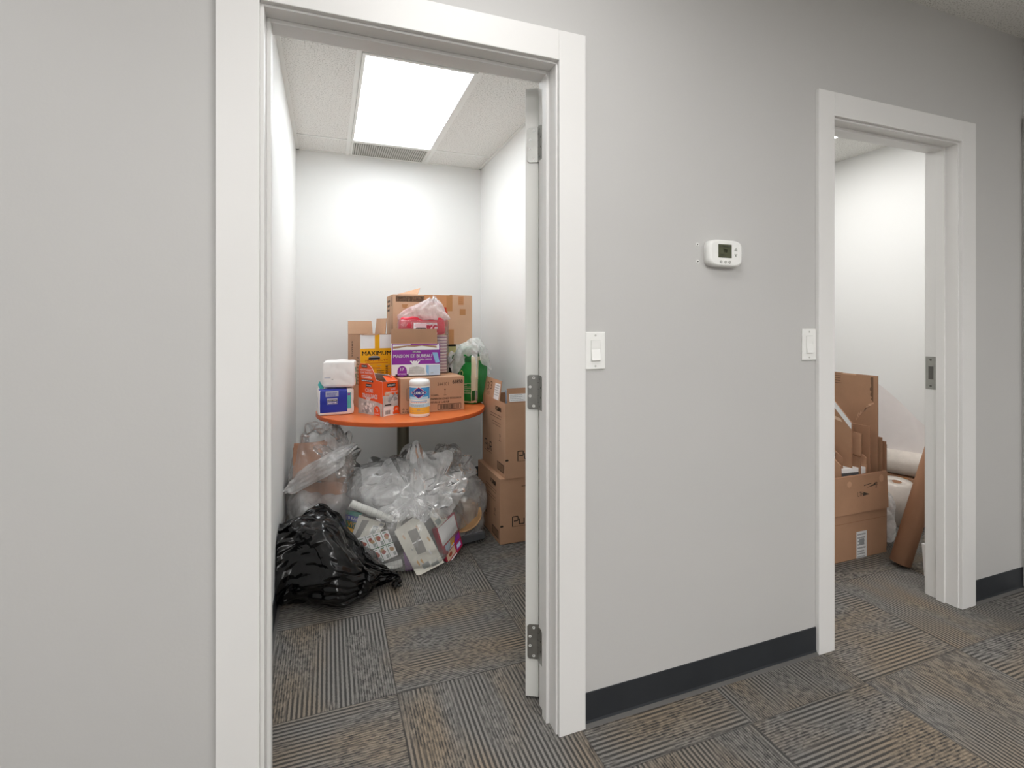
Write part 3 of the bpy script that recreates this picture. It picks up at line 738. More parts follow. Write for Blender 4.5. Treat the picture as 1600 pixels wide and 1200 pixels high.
# brown carton carrying the other packs
W, D, H = .378, .310, .200
rz = R(4.5); t = thing('carton', 'closed brown carton with barcode and black print behind the wipes canister', 'box', at_corner(.384, 1.470, W, rz, TZ), rz)
m = MB(); m.box((-W / 2, 0, 0), (W / 2, D, H), 'card', bev=.003, seg=2); fr = faces_of(W, D, H); F = fr['front']
m.text(F, '61850', .305, .158, .022, 'ink', w=.062, bold=.03); m.text(F, '344101', .215, .150, .020, 'ink_soft', w=.065)
m.poly(F, [(.258, .100), (.261, .100), (.261, .125), (.258, .125)], 'ink_soft'); m.oval(F, .2595, .128, .005, .004, 'ink_soft'); m.rect(F, .252, .094, .268, .097, 'ink_soft')
m.text(F, 'TOWEL,', .175, .090, .011, 'ink', bold=.01); m.text(F, 'PAPIER EN LONGS ROULEAUX', .175, .070, .011, 'ink', w=.185, bold=.01); m.text(F, 'FEUILLE LARGE', .175, .050, .011, 'ink', w=.11, bold=.01)
m.frame_rect(F, .215, .010, .358, .043, .003, 'ink'); m.barcode(F, .232, .0145, .345, .0385, 'ink', 2, .0009, 26)
m.rect(F, .125, .035, .17, .18, 'white_paper', .0008); m.lines(F, .130, .16, .165, 7, .014, .004, 'label_grey', 6, .0013)
m.frame_rect(F, .035, .075, .115, .145, .0025, 'ink_soft'); m.text(F, '6 x 12', .012, .022, .012, 'ink', w=.06); m.text(F, 'ROLLS', .012, .006, .010, 'ink', w=.06)
F = fr['top']; m.rect(F, 0, D / 2 - .025, W, D / 2 + .025, 'tape_light', .0008)
m.build('carton_body', t)
CZ = TZ + H + .001

# tub of wipes
t = thing('wipes_canister', 'blue and yellow labelled canister of disinfecting wipes at the table edge', 'canister', (.478, 1.395, TZ), R(-15))
m = MB(); r = .055
m.lathe([(0, 0), (r - .004, 0), (r, .004), (r, .018)], 'wipe_body', 48); m.lathe([(r, .018), (r, .055)], 'wipe_yellow', 48); m.lathe([(r, .055), (r, .074)], 'wipe_light', 48)
m.lathe([(r, .074), (r, .098)], 'wipe_body', 48); m.lathe([(r, .098), (r, .162)], 'wipe_blue', 48); m.lathe([(r, .162), (r, .166), (r - .003, .170)], 'wipe_body', 48)
F = Surf(lambda a, b_, d=0: Vector(((r + d) * math.sin(a / r), -(r + d) * math.cos(a / r), b_)))
def curved(F, pts, mt, d):  # polygon wrapped round the tub, cut into strips by columns
    xs = [p[0] for p in pts]; lo, hi = min(xs), max(xs); N = 14
    def span(x):
        ys = []
        for (x0, y0), (x1, y1) in zip(pts, pts[1:] + pts[:1]):
            if min(x0, x1) - 1e-9 <= x <= max(x0, x1) + 1e-9:
                if abs(x1 - x0) < 1e-9: ys += [y0, y1]
                else: ys.append(y0 + (y1 - y0) * (x - x0) / (x1 - x0))
        return min(ys), max(ys)
    vs, fs = [], []
    for k in range(N + 1):
        x = lo + (hi - lo) * k / N; y0, y1 = span(min(max(x, lo), hi)); vs += [F.pt(x, y0, d), F.pt(x, y1, d)]
    m.add(vs, [(2 * k, 2 * k + 2, 2 * k + 3, 2 * k + 1) for k in range(N)], mt, True)
curved(F, [(-.06, .112), (.06, .112), (.06, .098), (-.06, .098)], 'wipe_light', .0004)
hexa = lambda s, c=.134: [(-.046 * s, c), (-.026 * s, c + .030 * s), (.026 * s, c + .030 * s), (.046 * s, c), (.0, c - .034 * s)]
hexb = lambda s, c=.134: [(-.044 * s, c), (.0, c + .031 * s), (.044 * s, c), (.0, c - .031 * s)]
curved(F, hexb(1.06), 'wipe_body', .0006); curved(F, hexb(1.0), 'wipe_red', .0009); curved(F, hexb(.88), 'wipe_navy', .0012)
curved(F, [(-.036, .122), (.036, .122), (.036, .146), (-.036, .146)], 'wipe_navy', .0014)
m.text(F, 'CLOROX', 0, .1265, .015, 'wipe_body', w=.066, d=.0019, align='c', bold=.03)
curved(F, [(-.05, .086), (.05, .086), (.05, .089), (-.05, .089)], 'wipe_blue', .0006); m.lines(F, -.044, .080, .048, 1, .008, .003, 'wipe_red', 3, .0006); m.lines(F, -.044, .066, .044, 2, .007, .003, 'label_grey', 5, .0006)
m.lines(F, -.040, .034, .04, 2, .010, .004, 'ochre', 8, .0006); m.oval(F, .0, .040, .009, .007, 'ochre', .0009)
m.build('canister_body', t)
m = MB(); m.lathe([(r - .003, .170), (r + .001, .171), (r + .001, .192), (r - .003, .199), (r - .010, .2005), (r - .012, .2035), (.012, .2045), (0, .2045)], 'wipe_lid', 48); m.build('lid', t)

# purple and white carton of kitchen bags, lid up
W, D, H = .278, .115, .186
rz = R(-4); t = thing('trash_bag_box', 'purple and white box with raised cardboard lid, on the brown carton', 'box', at_corner(.349, 1.572, W, rz, CZ + .006), rz)
m = MB(); shell_box(m, W, D, H, .002, 'white_print', 'card', 'white_print'); F = faces_of(W, D, H)['front']
m.rect(F, 0, .066, W, H, 'purple', .0005); m.rect(F, .005, .150, W - .005, H - .004, 'white_print', .0009)
m.poly(F, [(.006, .158), (.04, .161), (.085, .170), (.13, .168), (.17, .173), (.215, .167), (W - .02, .160), (W - .02, .172), (.2, .1795), (.16, .1775), (.12, .180), (.07, .175), (.006, .170)], 'card_dark', .0013)
m.rect(F, .107, .1785, .262, .186, 'purple', .0013)
m.rect(F, .115, .132, .168, .146, 'purple_dark', .0009); m.text(F, 'KIRKLAND', .142, .135, .008, 'white_print', w=.046, d=.0016, align='c', bold=.02); m.rect(F, .01, .149, .11, .1505, 'purple', .0012)
m.text(F, 'MAISON ET BUREAU', .008, .106, .019, 'white_print', w=.222, d=.0012, bold=.02); m.text(F, 'HOME & OFFICE', .228, .089, .010, 'white_print', w=.085, d=.0012, align='r', bold=.0)
m.poly(F, [(.232, .134), (.262, .134), (.276, .075), (.252, .072)], 'sky_blue', .0010)
m.rect(F, .196, 0, W, .060, 'pale_blue', .0008); m.poly(F, [(.196, .02), (.212, .0), (.212, .06), (.196, .06)], 'sky_blue', .0010)
for k in range(4): m.poly(F, [(.128, .052), (.102 + k * .016, .086), (.112 + k * .017, .088), (.136, .052)], 'white_print', .0013)
m.poly(F, [(.09, .008), (.19, .008), (.185, .044), (.14, .056), (.10, .047)], 'grey_photo_light', .0010); m.lines(F, .1, .03, .18, 2, .01, .002, 'label_grey', 3, .0015)
m.oval(F, .058, .026, .027, .032, 'purple', .0010); m.rect(F, .031, 0, .085, .026, 'purple', .0011); m.text(F, '17', .058, .030, .017, 'white_print', d=.0017, align='c', bold=.02); m.text(F, 'ATTACHES', .058, .006, .008, 'white_print', d=.0017, w=.045, align='c')
m.rect(F, .02, 0, .095, .010, 'black_print', .0009); m.text(F, '200', .222, .010, .008, 'label_grey', d=.0016)
m.build('box_body', t)
mb, F = flap((-W / 2, D, H), (W / 2, D, H), (0, .12, 1), .086, .002, .002, ('card_dark', 'white_print', 'card_edge')); mb.build('lid', t)

# bagged paper cups behind it
W, D, H = .305, .105, .33
rz = R(-3); t = thing('cup_pack', 'clear bag of paper cups with red printed top behind the purple box', 'cup pack', at_corner(.402, 1.702, W, rz, CZ + .002), rz)
cup0 = None
for k, cx_ in enumerate((-.105, -.035, .035, .118)):
    m = MB(); rg = random.Random(k); nn = 24; z = 0.001
    while z < .232:
        r0 = .0325 if k < 3 else .036
        m.lathe([(r0 - .003, z), (r0 + .0005, z + .002), (r0 + .0008, z + .0045), (r0 - .001, z + .0055)], 'pink_cup', nn, (cx_, .053, 0)); m.lathe([(r0 - .001, z + .0055), (r0 - .0025, z + .0065), (r0 - .0025, z + .0093)], 'mauve_ring' if int(z / .0093) % 2 else 'wipe_body', nn, (cx_, .053, 0)); z += .0093
    m.lathe([(r0 - .003, z), (.001, z)], 'pink_cup', nn, (cx_, .053, 0)); m.build('cup_stack', t)
m = MB()
def mf(k, a, b): return 'red_print'
fr = softbox(m, (.28, .098, .118), mf, seed=5, n=6, wob=.008, wf=11, taper=-.05, c=(-.004, .003, .236), res=22); F = fr['front']
m.grid_rect(F, .30, .08, .82, .66, 'white_print', .0015, 10, 5); m.grid_rect(F, .315, .10, .80, .63, 'pink_cup', .0019, 10, 5); m.grid_rect(F, .34, .18, .56, .40, 'black_print', .0024, 6, 3)
m.text(F, 'KIRKLAND', .45, .23, .11, 'white_print', w=.20, d=.0034, align='c', bold=.02); m.text(F, 'BIG', .59, .12, .42, 'crimson', w=.22, d=.0030, bold=.03)
m.build('printed_band', t)
def shp(P, D_, f):
    k = np.clip(P[:, 2] / .09, 0, 1.2)
    P[:, 0] = P[:, 0] * (1 - .62 * k) + .055 * k; P[:, 2] = P[:, 2] * 1.0
    return P
bag_mesh('bag_top', (0, .05, .360), (.148, .052, .105), 21, M['film_dense'], t, amp=.24, neck=(.25, -.1, 1), pleat=.14, sub=6, floor=.325, shape=shp)
m = MB(); m.box((-W / 2, -.002, .0), (W / 2 + .006, D + .004, .335), 'film', bev=.02, seg=3, smooth=True); m.build('bag_film', t)

# yellow printed carton, flaps up
W, D, H = .192, .27, .445
rz = R(13); t = thing('carton', 'yellow and white printed carton with open brown flaps behind the orange box', 'box', at_corner(.184, 1.752, W, rz, TZ), rz)
m = MB(); shell_box(m, W, D, H, .003, 'card', 'card_in', 'card_edge'); fr = faces_of(W, D, H); F = fr['front']
m.rect(F, 0, 0, W, H - .001, 'white_print', .0006); m.rect(F, 0, 0, W, .360, 'yellow_print', .0010); m.rect(F, .088, .36, .118, H - .001, 'yellow_print', .0010)
m.text(F, 'MAXIMUM', .100, .318, .026, 'black_print', w=.178, d=.0016, align='c', bold=.05); m.oval(F, .086, .302, .036, .014, 'label_grey', .0018); m.rect(F, .05, .292, .12, .304, 'black_print', .0020)
m.text(F, 'HEAVY DUTY', .100, .282, .010, 'red_ink', w=.14, d=.0016, align='c', bold=.03); m.rect(F, .03, .270, .17, .2725, 'red_ink', .0016)
for k in range(9): m.rect(F, .045 + .055 * (k % 3), .253 - .02 * (k // 3), .075 + .055 * (k % 3), .257 - .02 * (k // 3), 'ochre', .0016)
for k in range(12): m.rect(F, .155, .245 - .012 * k, .170, .251 - .012 * k, 'black_print', .0017)
m.text(F, 'SACS A ORDURES', .02, .235, .010, 'red_ink', w=.10, d=.0016); m.lines(F, .1, .22, .15, 8, .014, .004, 'black_print', 4, .0016)
F = fr['left']; m.text(F, '330383', .115, .30, .028, 'ink', w=.10, rot=math.pi / 2, align='l'); m.lines(F, .20, .3, .26, 9, .02, .006, 'ink_soft', 2)
m.build('carton_body', t)
h0 = H
mb, F = flap((-W / 2, D, h0), (W / 2 - .03, D, h0), (0, .15, 1), .085, .003, .004, ('card_light', 'card', 'card_edge')); mb.build('flap', t)
mb, F = flap((W / 2 - .032, D - .05, h0), (W / 2 - .032, .02, h0), (.10, 0, 1), .10, .003, .006, ('card_light', 'card', 'card_edge')); mb.build('flap', t)
mb, F = flap((-W / 2, 0, h0), (-W / 2, D, h0), (-.25, 0, -.9), .004, .003, 0, ('card_light', 'card', 'card_edge'))
mb, F = flap((W / 2, 0, h0), (-W / 2, 0, h0), (0, .9, -.06), .09, .003, .01, ('card', 'card_light', 'card_edge')); mb.build('flap', t)
m = MB(); m.prism([(-.09, -.0035, h0 - .002), (.0, -.0045, h0 - .004), (.02, -.004, h0 + .004), (-.04, -.0035, h0 + .007)], (0, .003, 0), 'card_light'); m.build('torn_edge', t)

# support pack and the moving box on it
W, D, H = .42, .27, .372
rz = R(0); t = thing('trash_bag_box', 'mostly hidden yellow and black pack under the big moving box', 'box', (.595, 1.878, TZ), rz)
m = MB(); m.box((-W / 2, 0, 0), (W / 2, D, H), 'black_print', bev=.004); F = faces_of(W, D, H)['front']
m.rect(F, 0, .315, W, H - .012, 'pale_yellow', .0008); m.rect(F, 0, .30, W, .315, 'yellow_print', .0008)
m.text(F, 'POUBELLE', .22, .22, .05, 'white_print', w=.40, bold=.03); m.text(F, 'NOIR', .395, .14, .04, 'pale_yellow', w=.09, bold=.02, align='c'); m.oval(F, .415, .17, .02, .025, 'green_print', .0008)
m.build('box_body', t)

W, D, H = .520, .345, .325
t = thing('moving_box', 'largest brown moving box with brown tape, standing highest at the back', 'box', (.388 + W / 2, 1.852, TZ + .372 + .0015), 0)
m = MB(); m.box((-W / 2, 0, 0), (W / 2, D, H), 'card_light', bev=.003); fr = faces_of(W, D, H); F = fr['front']
m.rect(F, .018, .278, .200, .315, 'ink_soft', .0010); m.text(F, 'MOYENNE', .109, .286, .021, 'card_light', w=.165, d=.0017, align='c', bold=.02)
m.rect(F, .200, .20, .345, H, 'tape_light', .0008); m.rect(F, .345, .22, .385, H, 'tape', .0011)
m.poly(F, [(.055, .262), (.095, .262), (.085, .235), (.060, .240)], 'tape', .0012)
m.rect(F, .425, .262, .462, .318, 'tape_light', .0008); m.lines(F, .43, .305, .458, 4, .012, .006, 'tape', 4, .0014); m.rect(F, .435, .195, .475, .235, 'tape', .0010)
m.rect(F, .335, .0, .395, .10, 'tape', .0010); m.rect(F, .33, .12, .352, .245, 'red_ink', .0010); m.rect(F, .19, .225, .215, .242, 'red_ink', .0010)
F = fr['left']; m.rect(F, .215, .0, .265, H, 'tape_light', .0008); m.lines(F, .05, .28, .2, 3, .03, .014, 'ink', 4)
m.rect(F, .28, .25, .31, .31, 'ink_soft', .0008)
m.build('carton_body', t)
mb, F = flap((-W / 2 + .03, .003, H + .002), (-W / 2 + .20, .003, H + .002), (-.01, .8, .20), .15, .003, .02, ('card', 'card_light', 'card_edge'))
mb, F = flap((W / 2 - .002, .01, H + .001), (W / 2 - .002, D - .01, H + .001), (-.985, 0, .02), .14, .003, .006, ('card', 'card_in', 'card_edge')); mb.build('flap', t)
m = MB(); m.prism([(-.225, .02, H + .003), (-.10, .015, H + .003), (-.060, .16, H + .055), (-.22, .30, H + .004)], (.0, .0, -.003), ('card', 'card_dark', 'card_edge')); m.build('flap', t)  # underside in darker card: the flap's shade is put into its colour

# green film-wrapped pack
W, D, H = .20, .20, .325
rz = R(43)
t = thing('paper_pack', 'green film-wrapped pack with torn clear top at right of the table', 'pack', (.873 + .055, 1.617 + .070, TZ), rz)
def mf(k, a, b):
    if k == 'left':
        if a > .82: return 'cream_print'
        if b < .05: return 'cream_print'
        return 'green_dark' if (.86 < b) else 'green_print'
    if k == 'front':
        if a < .17: return 'cream_print'
        if b > .9: return 'cream_print'
        return 'green_print'
    if k == 'top': return 'green_dark' if (int(a * 6) + int(b * 5)) % 3 else 'white_paper'
    return 'green_print'
m = MB(); fr = softbox(m, (.150, .185, .315), mf, seed=11, n=10, wob=.006, wf=9, taper=.07)
F = fr['left']
for r_, (s_, y_) in enumerate((('48', .385), ('ROLLS', .345), ('PAPER', .27), ('BLANC', .235))): m.text(F, s_, .48, y_, .022, 'cream_print', w=.30 if r_ else .16, d=.0022, bold=.01)
for y_ in (.415, .325, .22): m.grid_rect(F, .46, y_, .82, y_ + .006, 'cream_print', .0016, 6, 1)
m.oval(F, .20, .62, .12, .075, 'black_print', .0016, 20); m.text(F, '2x', .12, .60, .07, 'white_print', w=.12, d=.0026, bold=.02); m.oval(F, .42, .62, .06, .06, 'pale_yellow', .0014, 16); m.oval(F, .42, .62, .045, .045, 'green_dark', .0020, 16)
m.grid_rect(F, .84, .06, .98, .28, 'green_dark', .0016, 4, 5)
F = fr['front']; m.grid_rect(F, .0, .06, .12, .28, 'label_grey', .0016, 4, 5); m.oval(F, .08, .50, .025, .014, 'label_grey', .0016, 12)
m.build('pack_body', t)
def drape(name, parent, hw, hd, z, ext, seed, mat, amp=.018, n=70):
    """film draped over a box top: flat on top, hanging over the edges, ragged rim"""
    g = np.array([[(i / n * 2 - 1), (j / n * 2 - 1), .2] for j in range(n + 1) for i in range(n + 1)])
    f = [crease_field(g, seed + k, (1.1, 1.7, 2.4, 3.3, 4.6, 6.5)) for k in range(3)]
    ang = np.arctan2(g[:, 1], g[:, 0]); rag = 1 + .16 * np.sin(3 * ang + seed) + .12 * np.sin(7 * ang + 2 * seed) + .08 * np.sin(13 * ang)
    vs = []
    for k, (s_, t_, _) in enumerate(g.tolist()):
        x, y = s_ * ext[0] * rag[k], t_ * ext[1] * rag[k]; drop = 0
        ox, oy = max(0, abs(x) - hw), max(0, abs(y) - hd)
        if ox: x = math.copysign(hw + ox * .14, x); drop += ox * .95
        if oy: y = math.copysign(hd + oy * .14, y); drop += oy * .95
        q = max(0, 1 - drop * 9)
        vs.append(Vector((x + amp * .7 * f[0][k], y + hd_c + amp * .7 * f[1][k], z - drop + amp * (.4 + 1.6 * q) * (f[2][k] + .55))))
    k = n + 1; fs = [(j * k + i, j * k + i + 1, (j + 1) * k + i + 1, (j + 1) * k + i) for j in range(n) for i in range(n)]
    mb = MB(); mb.add(vs, fs, mat, True); return mb.build(name, parent)
hd_c = .0925
drape('torn_film', t, .083, .098, .322, (.180, .155), 31, M['film_milky'], amp=.026)
m = MB(); P, FF = ico(4); Fd = crease_field(P, 5, (2, 3, 4, 6, 8))
m.add([Vector((p[0] * .075 * (1 + .25 * q), .09 + p[1] * .08 * (1 + .25 * q), .325 + p[2] * .030 * (1 + .4 * q))) for p, q in zip(P.tolist(), Fd.tolist())], FF, ['green_print' if math.sin(p[0] * 5 + p[1] * 7) > -.2 else 'white_paper' for p in [P[f[0]] for f in FF]], True); m.build('crumpled_wrap', t)

# ================================================================== cartons by the right wall
def pur_carton(label, x, y, z, rz, H, flaps):
    W, D = .226, .44
    t = thing('carton', label, 'box', (x + W / 2, y, z), rz)
    m = MB(); fr = faces_of(W, D, H)
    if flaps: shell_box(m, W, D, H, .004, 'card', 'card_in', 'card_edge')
    else: m.box((-W / 2, 0, 0), (W / 2, D, H), 'card', bev=.003)
    F = fr['left']
    m.text(F, 'VC8888', .262, H - .062, .026, 'ink', w=.105, bold=.05)
    m.lines(F, .17, H - .090, .39, 2, .016, .004, 'ink_soft', 3); m.lines(F, .21, H - .135, .39, 2, .016, .004, 'ink_soft', 5)
    m.rect(F, .345, H - .225, .349, H - .205, 'ink'); m.oval(F, .348, H - .200, .012, .007, 'ink'); m.oval(F, .348, H - .200, .009, .004, 'card', .001); m.rect(F, .330, H - .232, .366, H - .229, 'ink')
    logo(m, F, .055, .098, .14, .052); m.lines(F, .06, .083, .2, 1, .01, .004, 'ink_soft', 3)
    m.rect(F, .300, .022, .415, .070, 'ink_soft', .0006); m.barcode(F, .308, .028, .408, .064, 'card_dark', 5, .001); m.frame_rect(F, .300, .022, .415, .070, .002, 'ink', .0011)
    F = fr['front']; logo(m, F, .075, .105, .115, .045); m.lines(F, .078, .092, .16, 1, .01, .003, 'ink_soft', 4); m.oval(F, .010, .103, .010, .006, 'ink'); m.lines(F, .13, H - .055, .2, 1, .01, .006, 'ink_soft', 4)
    m.build('carton_body', t)
    return t
def logo(m, F, a, b, w, h):
    """thin geometric PUR lettering"""
    s = w / 3.5; k = h * .13
    def st(pts):
        for (x0, y0), (x1, y1) in zip(pts, pts[1:]):
            if abs(x1 - x0) > abs(y1 - y0): m.rect(F, a + min(x0, x1), b + y0 - k / 2, a + max(x0, x1), b + y0 + k / 2, 'ink', .0009)
            else: m.rect(F, a + x0 - k / 2, b + min(y0, y1), a + x0 + k / 2, b + max(y0, y1), 'ink', .0009)
    st([(0, -.25 * h), (0, h), (s, h), (s, .45 * h), (.25 * s, .45 * h)])
    st([(1.25 * s, .7 * h), (1.25 * s, 0), (2.15 * s, 0), (2.15 * s, .7 * h)])
    st([(2.5 * s, 0), (2.5 * s, h), (3.35 * s, h), (3.35 * s, .5 * h), (2.6 * s, .5 * h)])
    m.poly(F, [(a + 3.3 * s - k, b), (a + 3.3 * s + k, b), (a + 2.95 * s + k, b + .5 * h), (a + 2.95 * s - k, b + .5 * h)], 'ink', .0009)
pur_carton('closed brown carton on the floor, under the open-flapped carton', .912, 1.285, .001, 0, .372, False)
tU = pur_carton('open brown carton with raised flaps stacked beside the orange table', .9375, 1.268, .376, 0, .425, True)
W, D, H = .226, .44, .425
mb, F = flap((-W / 2, D - .02, H), (-W / 2, .10, H), (.16, .03, 1), .115, .003, .01, ('card', 'card_in', 'card_edge'))
mb.text(F, '33', .06, .035, .05, 'ink_soft', w=.10, rot=.15); mb.text(F, '25', .08, .01, .02, 'ink_soft', w=.04); fo = mb.build('flap', tU)
m = MB(); m.rect(F, .205, .0, .30, .095, 'white_paper', .0008); m.lines(F, .21, .08, .295, 5, .014, .004, 'label_grey', 4, .0013); m.build('paper_label', fo, label='white printed label')
mb, F = flap((-W / 2 + .012, .0, H), (W / 2, .0, H), (0, .30, 1), .085, .003, .006, ('card_dark', 'card_in', 'card_edge'))
fo = mb.build('flap', tU)
m = MB(); m.rect(F, .015, .008, .20, .052, 'white_paper', .0008); m.lines(F, .02, .044, .10, 4, .010, .003, 'label_grey', 4, .0013); m.barcode(F, .12, .012, .185, .036, 'ink', 9, .0014); m.build('shipping_label', fo, label='white barcode label')
m = MB(); m.prism([(-W / 2 + .05, .14, H - .06), (-W / 2 + .05, .06, H - .06), (-W / 2 + .045, .07, H + .06), (-W / 2 + .045, .13, H + .06)], (.004, 0, 0), 'pale_blue'); m.build('inner_wrap', tU)

# ================================================================== rubbish bags on the floor
# black bag
t = thing('trash_bag', 'crumpled black plastic trash bag slumped on the carpet by the left wall', 'trash bag', (-.06, 1.06, 0))
D_, F_ = ico(7); D_ = D_ / ((np.abs(D_) ** 2.7).sum(1) ** (1 / 2.7))[:, None]
fx, fy, fz = (crease_field(D_ * (1.3, 1, 1), sd, (1.0, 1.4, 1.9, 2.6, 3.4, 4.5, 6.2, 8.5, 11), warp=.05, wexp=.78) for sd in (101, 107, 115))
X_ = -.135 + .27 * (D_[:, 0] + .5) * 1.04; X_ = np.where(D_[:, 0] > .2, X_ + .10 * (D_[:, 0] - .2), X_)
hx = np.interp(X_, [-.28, -.14, -.08, -.02, .05, .10, .14, .20, .28, .36, .42], [.30, .330, .340, .340, .335, .300, .235, .180, .125, .080, .045])
wx = np.interp(X_, [-.28, -.10, .05, .15, .25, .33, .42], [.17, .19, .20, .175, .125, .07, .035])
yc = np.interp(X_, [-.28, .05, .20, .42], [.035, .02, -.015, -.02])
zr = (D_[:, 2] + 1) / 2; zr = 1 - (1 - zr) ** 1.5; bulge = 1 - .28 * np.clip(zr - .3, 0, 1)
P_ = np.stack([X_ + .030 * fx + .02 * (zr - .5), yc + D_[:, 1] * wx * bulge + .052 * fy + .05 * zr * (X_ < .2), zr * hx * (1 + .07 * fz)], 1)
P_[:, 2] += .006 * fz * zr; P_[:, 2] = np.maximum(P_[:, 2], .003 + .002 * (fz - fz.min())); P_[:, 0] = np.clip(P_[:, 0], -.147, 9)
m = MB(); m.v = [Vector(p) for p in P_.tolist()]; m.f = list(F_); q = m.mi('black_poly'); m.m = [q] * len(F_); m.sm = [True] * len(F_); m.build('bag_film', t)
# twisted neck end trailing on the carpet
rosette('bag_mouth', t, (.355, -.030, .034), (1, -.25, .15), (0, .2, 1), lambda a: .030 + .012 * abs(math.sin(a)), .02, .010, 5, M['black_poly'], folds=(3, 5, 8), nt=120, nr=12)

# back left clear bag with brown paper
t = thing('trash_bag', 'clear bag stuffed with brown packing paper, left corner behind the black bag', 'trash bag', (-.02, 1.52, 0))
def shp(P, D_, f):
    zr = np.clip((P[:, 2] + .33) / .66, 0, 1)
    P[:, 0] -= .035 * zr; P[:, 0] *= 1 - .12 * zr
    return P
bag_mesh('bag_film', (0, 0, .345), (.172, .19, .335), 3, M['film'], t, amp=.17, sub=6, power=2.7, neck=(.5, -.2, 1), pleat=.07, floor=.003, xlim=(-.185, 9), shape=shp)
rosette('bag_mouth', t, (.075, -.08, .52), (.45, -.75, .45), (.1, .5, .8), lambda a: .12 + .03 * math.cos(a), .01, .030, 41, M['film_mid'], folds=(3, 5, 9), nt=200, nr=24)
bag_mesh('folded_cuff', (-.02, -.125, .50), (.145, .05, .048), 23, M['film_milky'], t, amp=.22, neck=(1, -.2, .4), pleat=.10, npl=5, sub=6, shape=lambda P, D_, f: P + np.outer(P[:, 0], (0, 0, .5)))
bag_mesh('bag_lining', (0, -.02, .19), (.158, .165, .19), 9, M['film_dense'], t, amp=.16, sub=5, power=3.2, floor=.006, xlim=(-.178, 9))

def sheet(name, label, cat, c, U, V, w, h, amp, seed, mat, group=None, n=26, thick=.0016, deco=None):
    """crumpled sheet of paper with a little thickness"""
    U, V = Vector(U).normalized(), Vector(V).normalized(); V = (V - U * V.dot(U)).normalized(); N = U.cross(V); c = Vector(c)
    g = np.array([[(i / n - .5) * w / .2, (j / n - .5) * h / .2, .3] for j in range(n + 1) for i in range(n + 1)])
    f = crease_field(g, seed, (1, 1.4, 2, 2.7, 3.6, 5)) * amp
    top = [U * (p[0] * .2) + V * (p[1] * .2) + N * q for p, q in zip(g.tolist(), f.tolist())]
    bot = [p - N * thick for p in top]
    k = n + 1; fs = [(j * k + i, j * k + i + 1, (j + 1) * k + i + 1, (j + 1) * k + i) for j in range(n) for i in range(n)]
    B = len(top); m = MB(); rim = [i for i in range(k)] + [j * k + n for j in range(1, k)] + [n * k + i for i in range(n - 1, -1, -1)] + [j * k for j in range(n - 1, 0, -1)]
    fs2 = [tuple(B + q for q in f_[::-1]) for f_ in fs] + [(rim[q], B + rim[q], B + rim[(q + 1) % len(rim)], rim[(q + 1) % len(rim)]) for q in range(len(rim))]
    m.add(top + bot, fs + fs2, mat, True)
    o = m.build(name, loc=c); tag(o, label, cat, group); return o
KP = [('brown kraft paper sheet crumpled at the top left inside the corner bag', (-.085, 1.46, .52), (1, .2, -.1), (0, .35, 1), .17, .20, 'kraft_paper'),
      ('folded brown cardboard piece facing forward inside the corner bag', (.035, 1.50, .47), (1, .35, .1), (-.2, .3, 1), .17, .19, 'card_dark'),
      ('crumpled brown paper lying low inside the corner bag, above its white paper', (-.03, 1.415, .365), (1, .1, -.2), (.1, .5, 1), .24, .11, 'kraft_paper'),
      ('brown paper wad at the back inside the corner bag', (-.04, 1.60, .44), (1, -.1, .2), (0, .2, 1), .24, .30, 'kraft_paper')]
for k, (lb, c, U, V, w, h, mt) in enumerate(KP):
    sheet('packing_paper', lb, 'packing paper', c, U, V, w, h, .045, 40 + k, mt)
sheet('paper_sheet', 'white paper sheet folded across the lower front of the corner bag', 'paper', (-.015, 1.40, .275), (1, .05, .06), (0, .3, 1), .25, .19, .016, 61, 'white_paper')

# back right clear bag
t = thing('trash_bag', 'clear bag holding a round tan tray, leaning on the stacked brown cartons', 'trash bag', (.745, 1.47, 0))
def shp(P, D_, f):
    zr = np.clip((P[:, 2] + .22) / .5, 0, 1.2)
    P[:, 0] -= .09 * np.clip(zr - .35, 0, 1); P[:, 1] += .12 * zr; P[:, 0] *= 1 - .22 * np.clip(zr - .5, 0, 1)
    return P
bag_mesh('bag_film', (0, 0, .20), (.155, .155, .225), 6, M['film_mid'], t, amp=.13, sub=6, power=2.5, neck=(-.3, .2, 1), pleat=.10, floor=.003, xlim=(-.30, .16), shape=shp)
rosette('bag_mouth', t, (-.06, .02, .40), (.1, -.6, .8), (0, .8, .6), lambda a: .125, .03, .030, 33, M['film_mid'], folds=(4, 6, 10), nt=200, nr=22)
bag_mesh('bunched_top', (-.075, .085, .415), (.095, .085, .095), 52, M['film'], t, amp=.22, sub=6, neck=(.1, .3, 1), pleat=.10, npl=6, xlim=(-.3, .15))
# tray and packs inside it
Q = Matrix.Translation((.725, 1.40, .135)) @ Matrix.Rotation(R(30), 4, 'X') @ Matrix.Rotation(R(-14), 4, 'Y')
m = MB(); prof = [(0, 0), (.085, 0), (.105, .028), (.112, .030), (.113, .034), (.103, .034), (.084, .006), (0, .006)]
m.lathe(prof, 'bread', 48); m.v = [Q @ p for p in m.v]
o = m.build('round_tray'); tag(o, 'round tan tray tilted on its side inside the right clear bag', 'tray')
m = MB(); m.box((-.10, -.05, 0), (.10, .05, .045), 'tray_grey', bev=.008, seg=3); m.box((-.085, -.04, .044), (.085, .04, .047), 'grey_photo', bev=.001)
o = m.build('food_tray', loc=(.745, 1.395, .012), rot=R(12)); tag(o, 'dark grey food tray at the bottom of the right clear bag', 'tray')
sheet('paper_sheet', 'grey white crumpled paper in the upper part of the right clear bag', 'paper', (.68, 1.47, .33), (1, .2, .1), (0, .5, 1), .16, .15, .02, 71, 'newsprint')

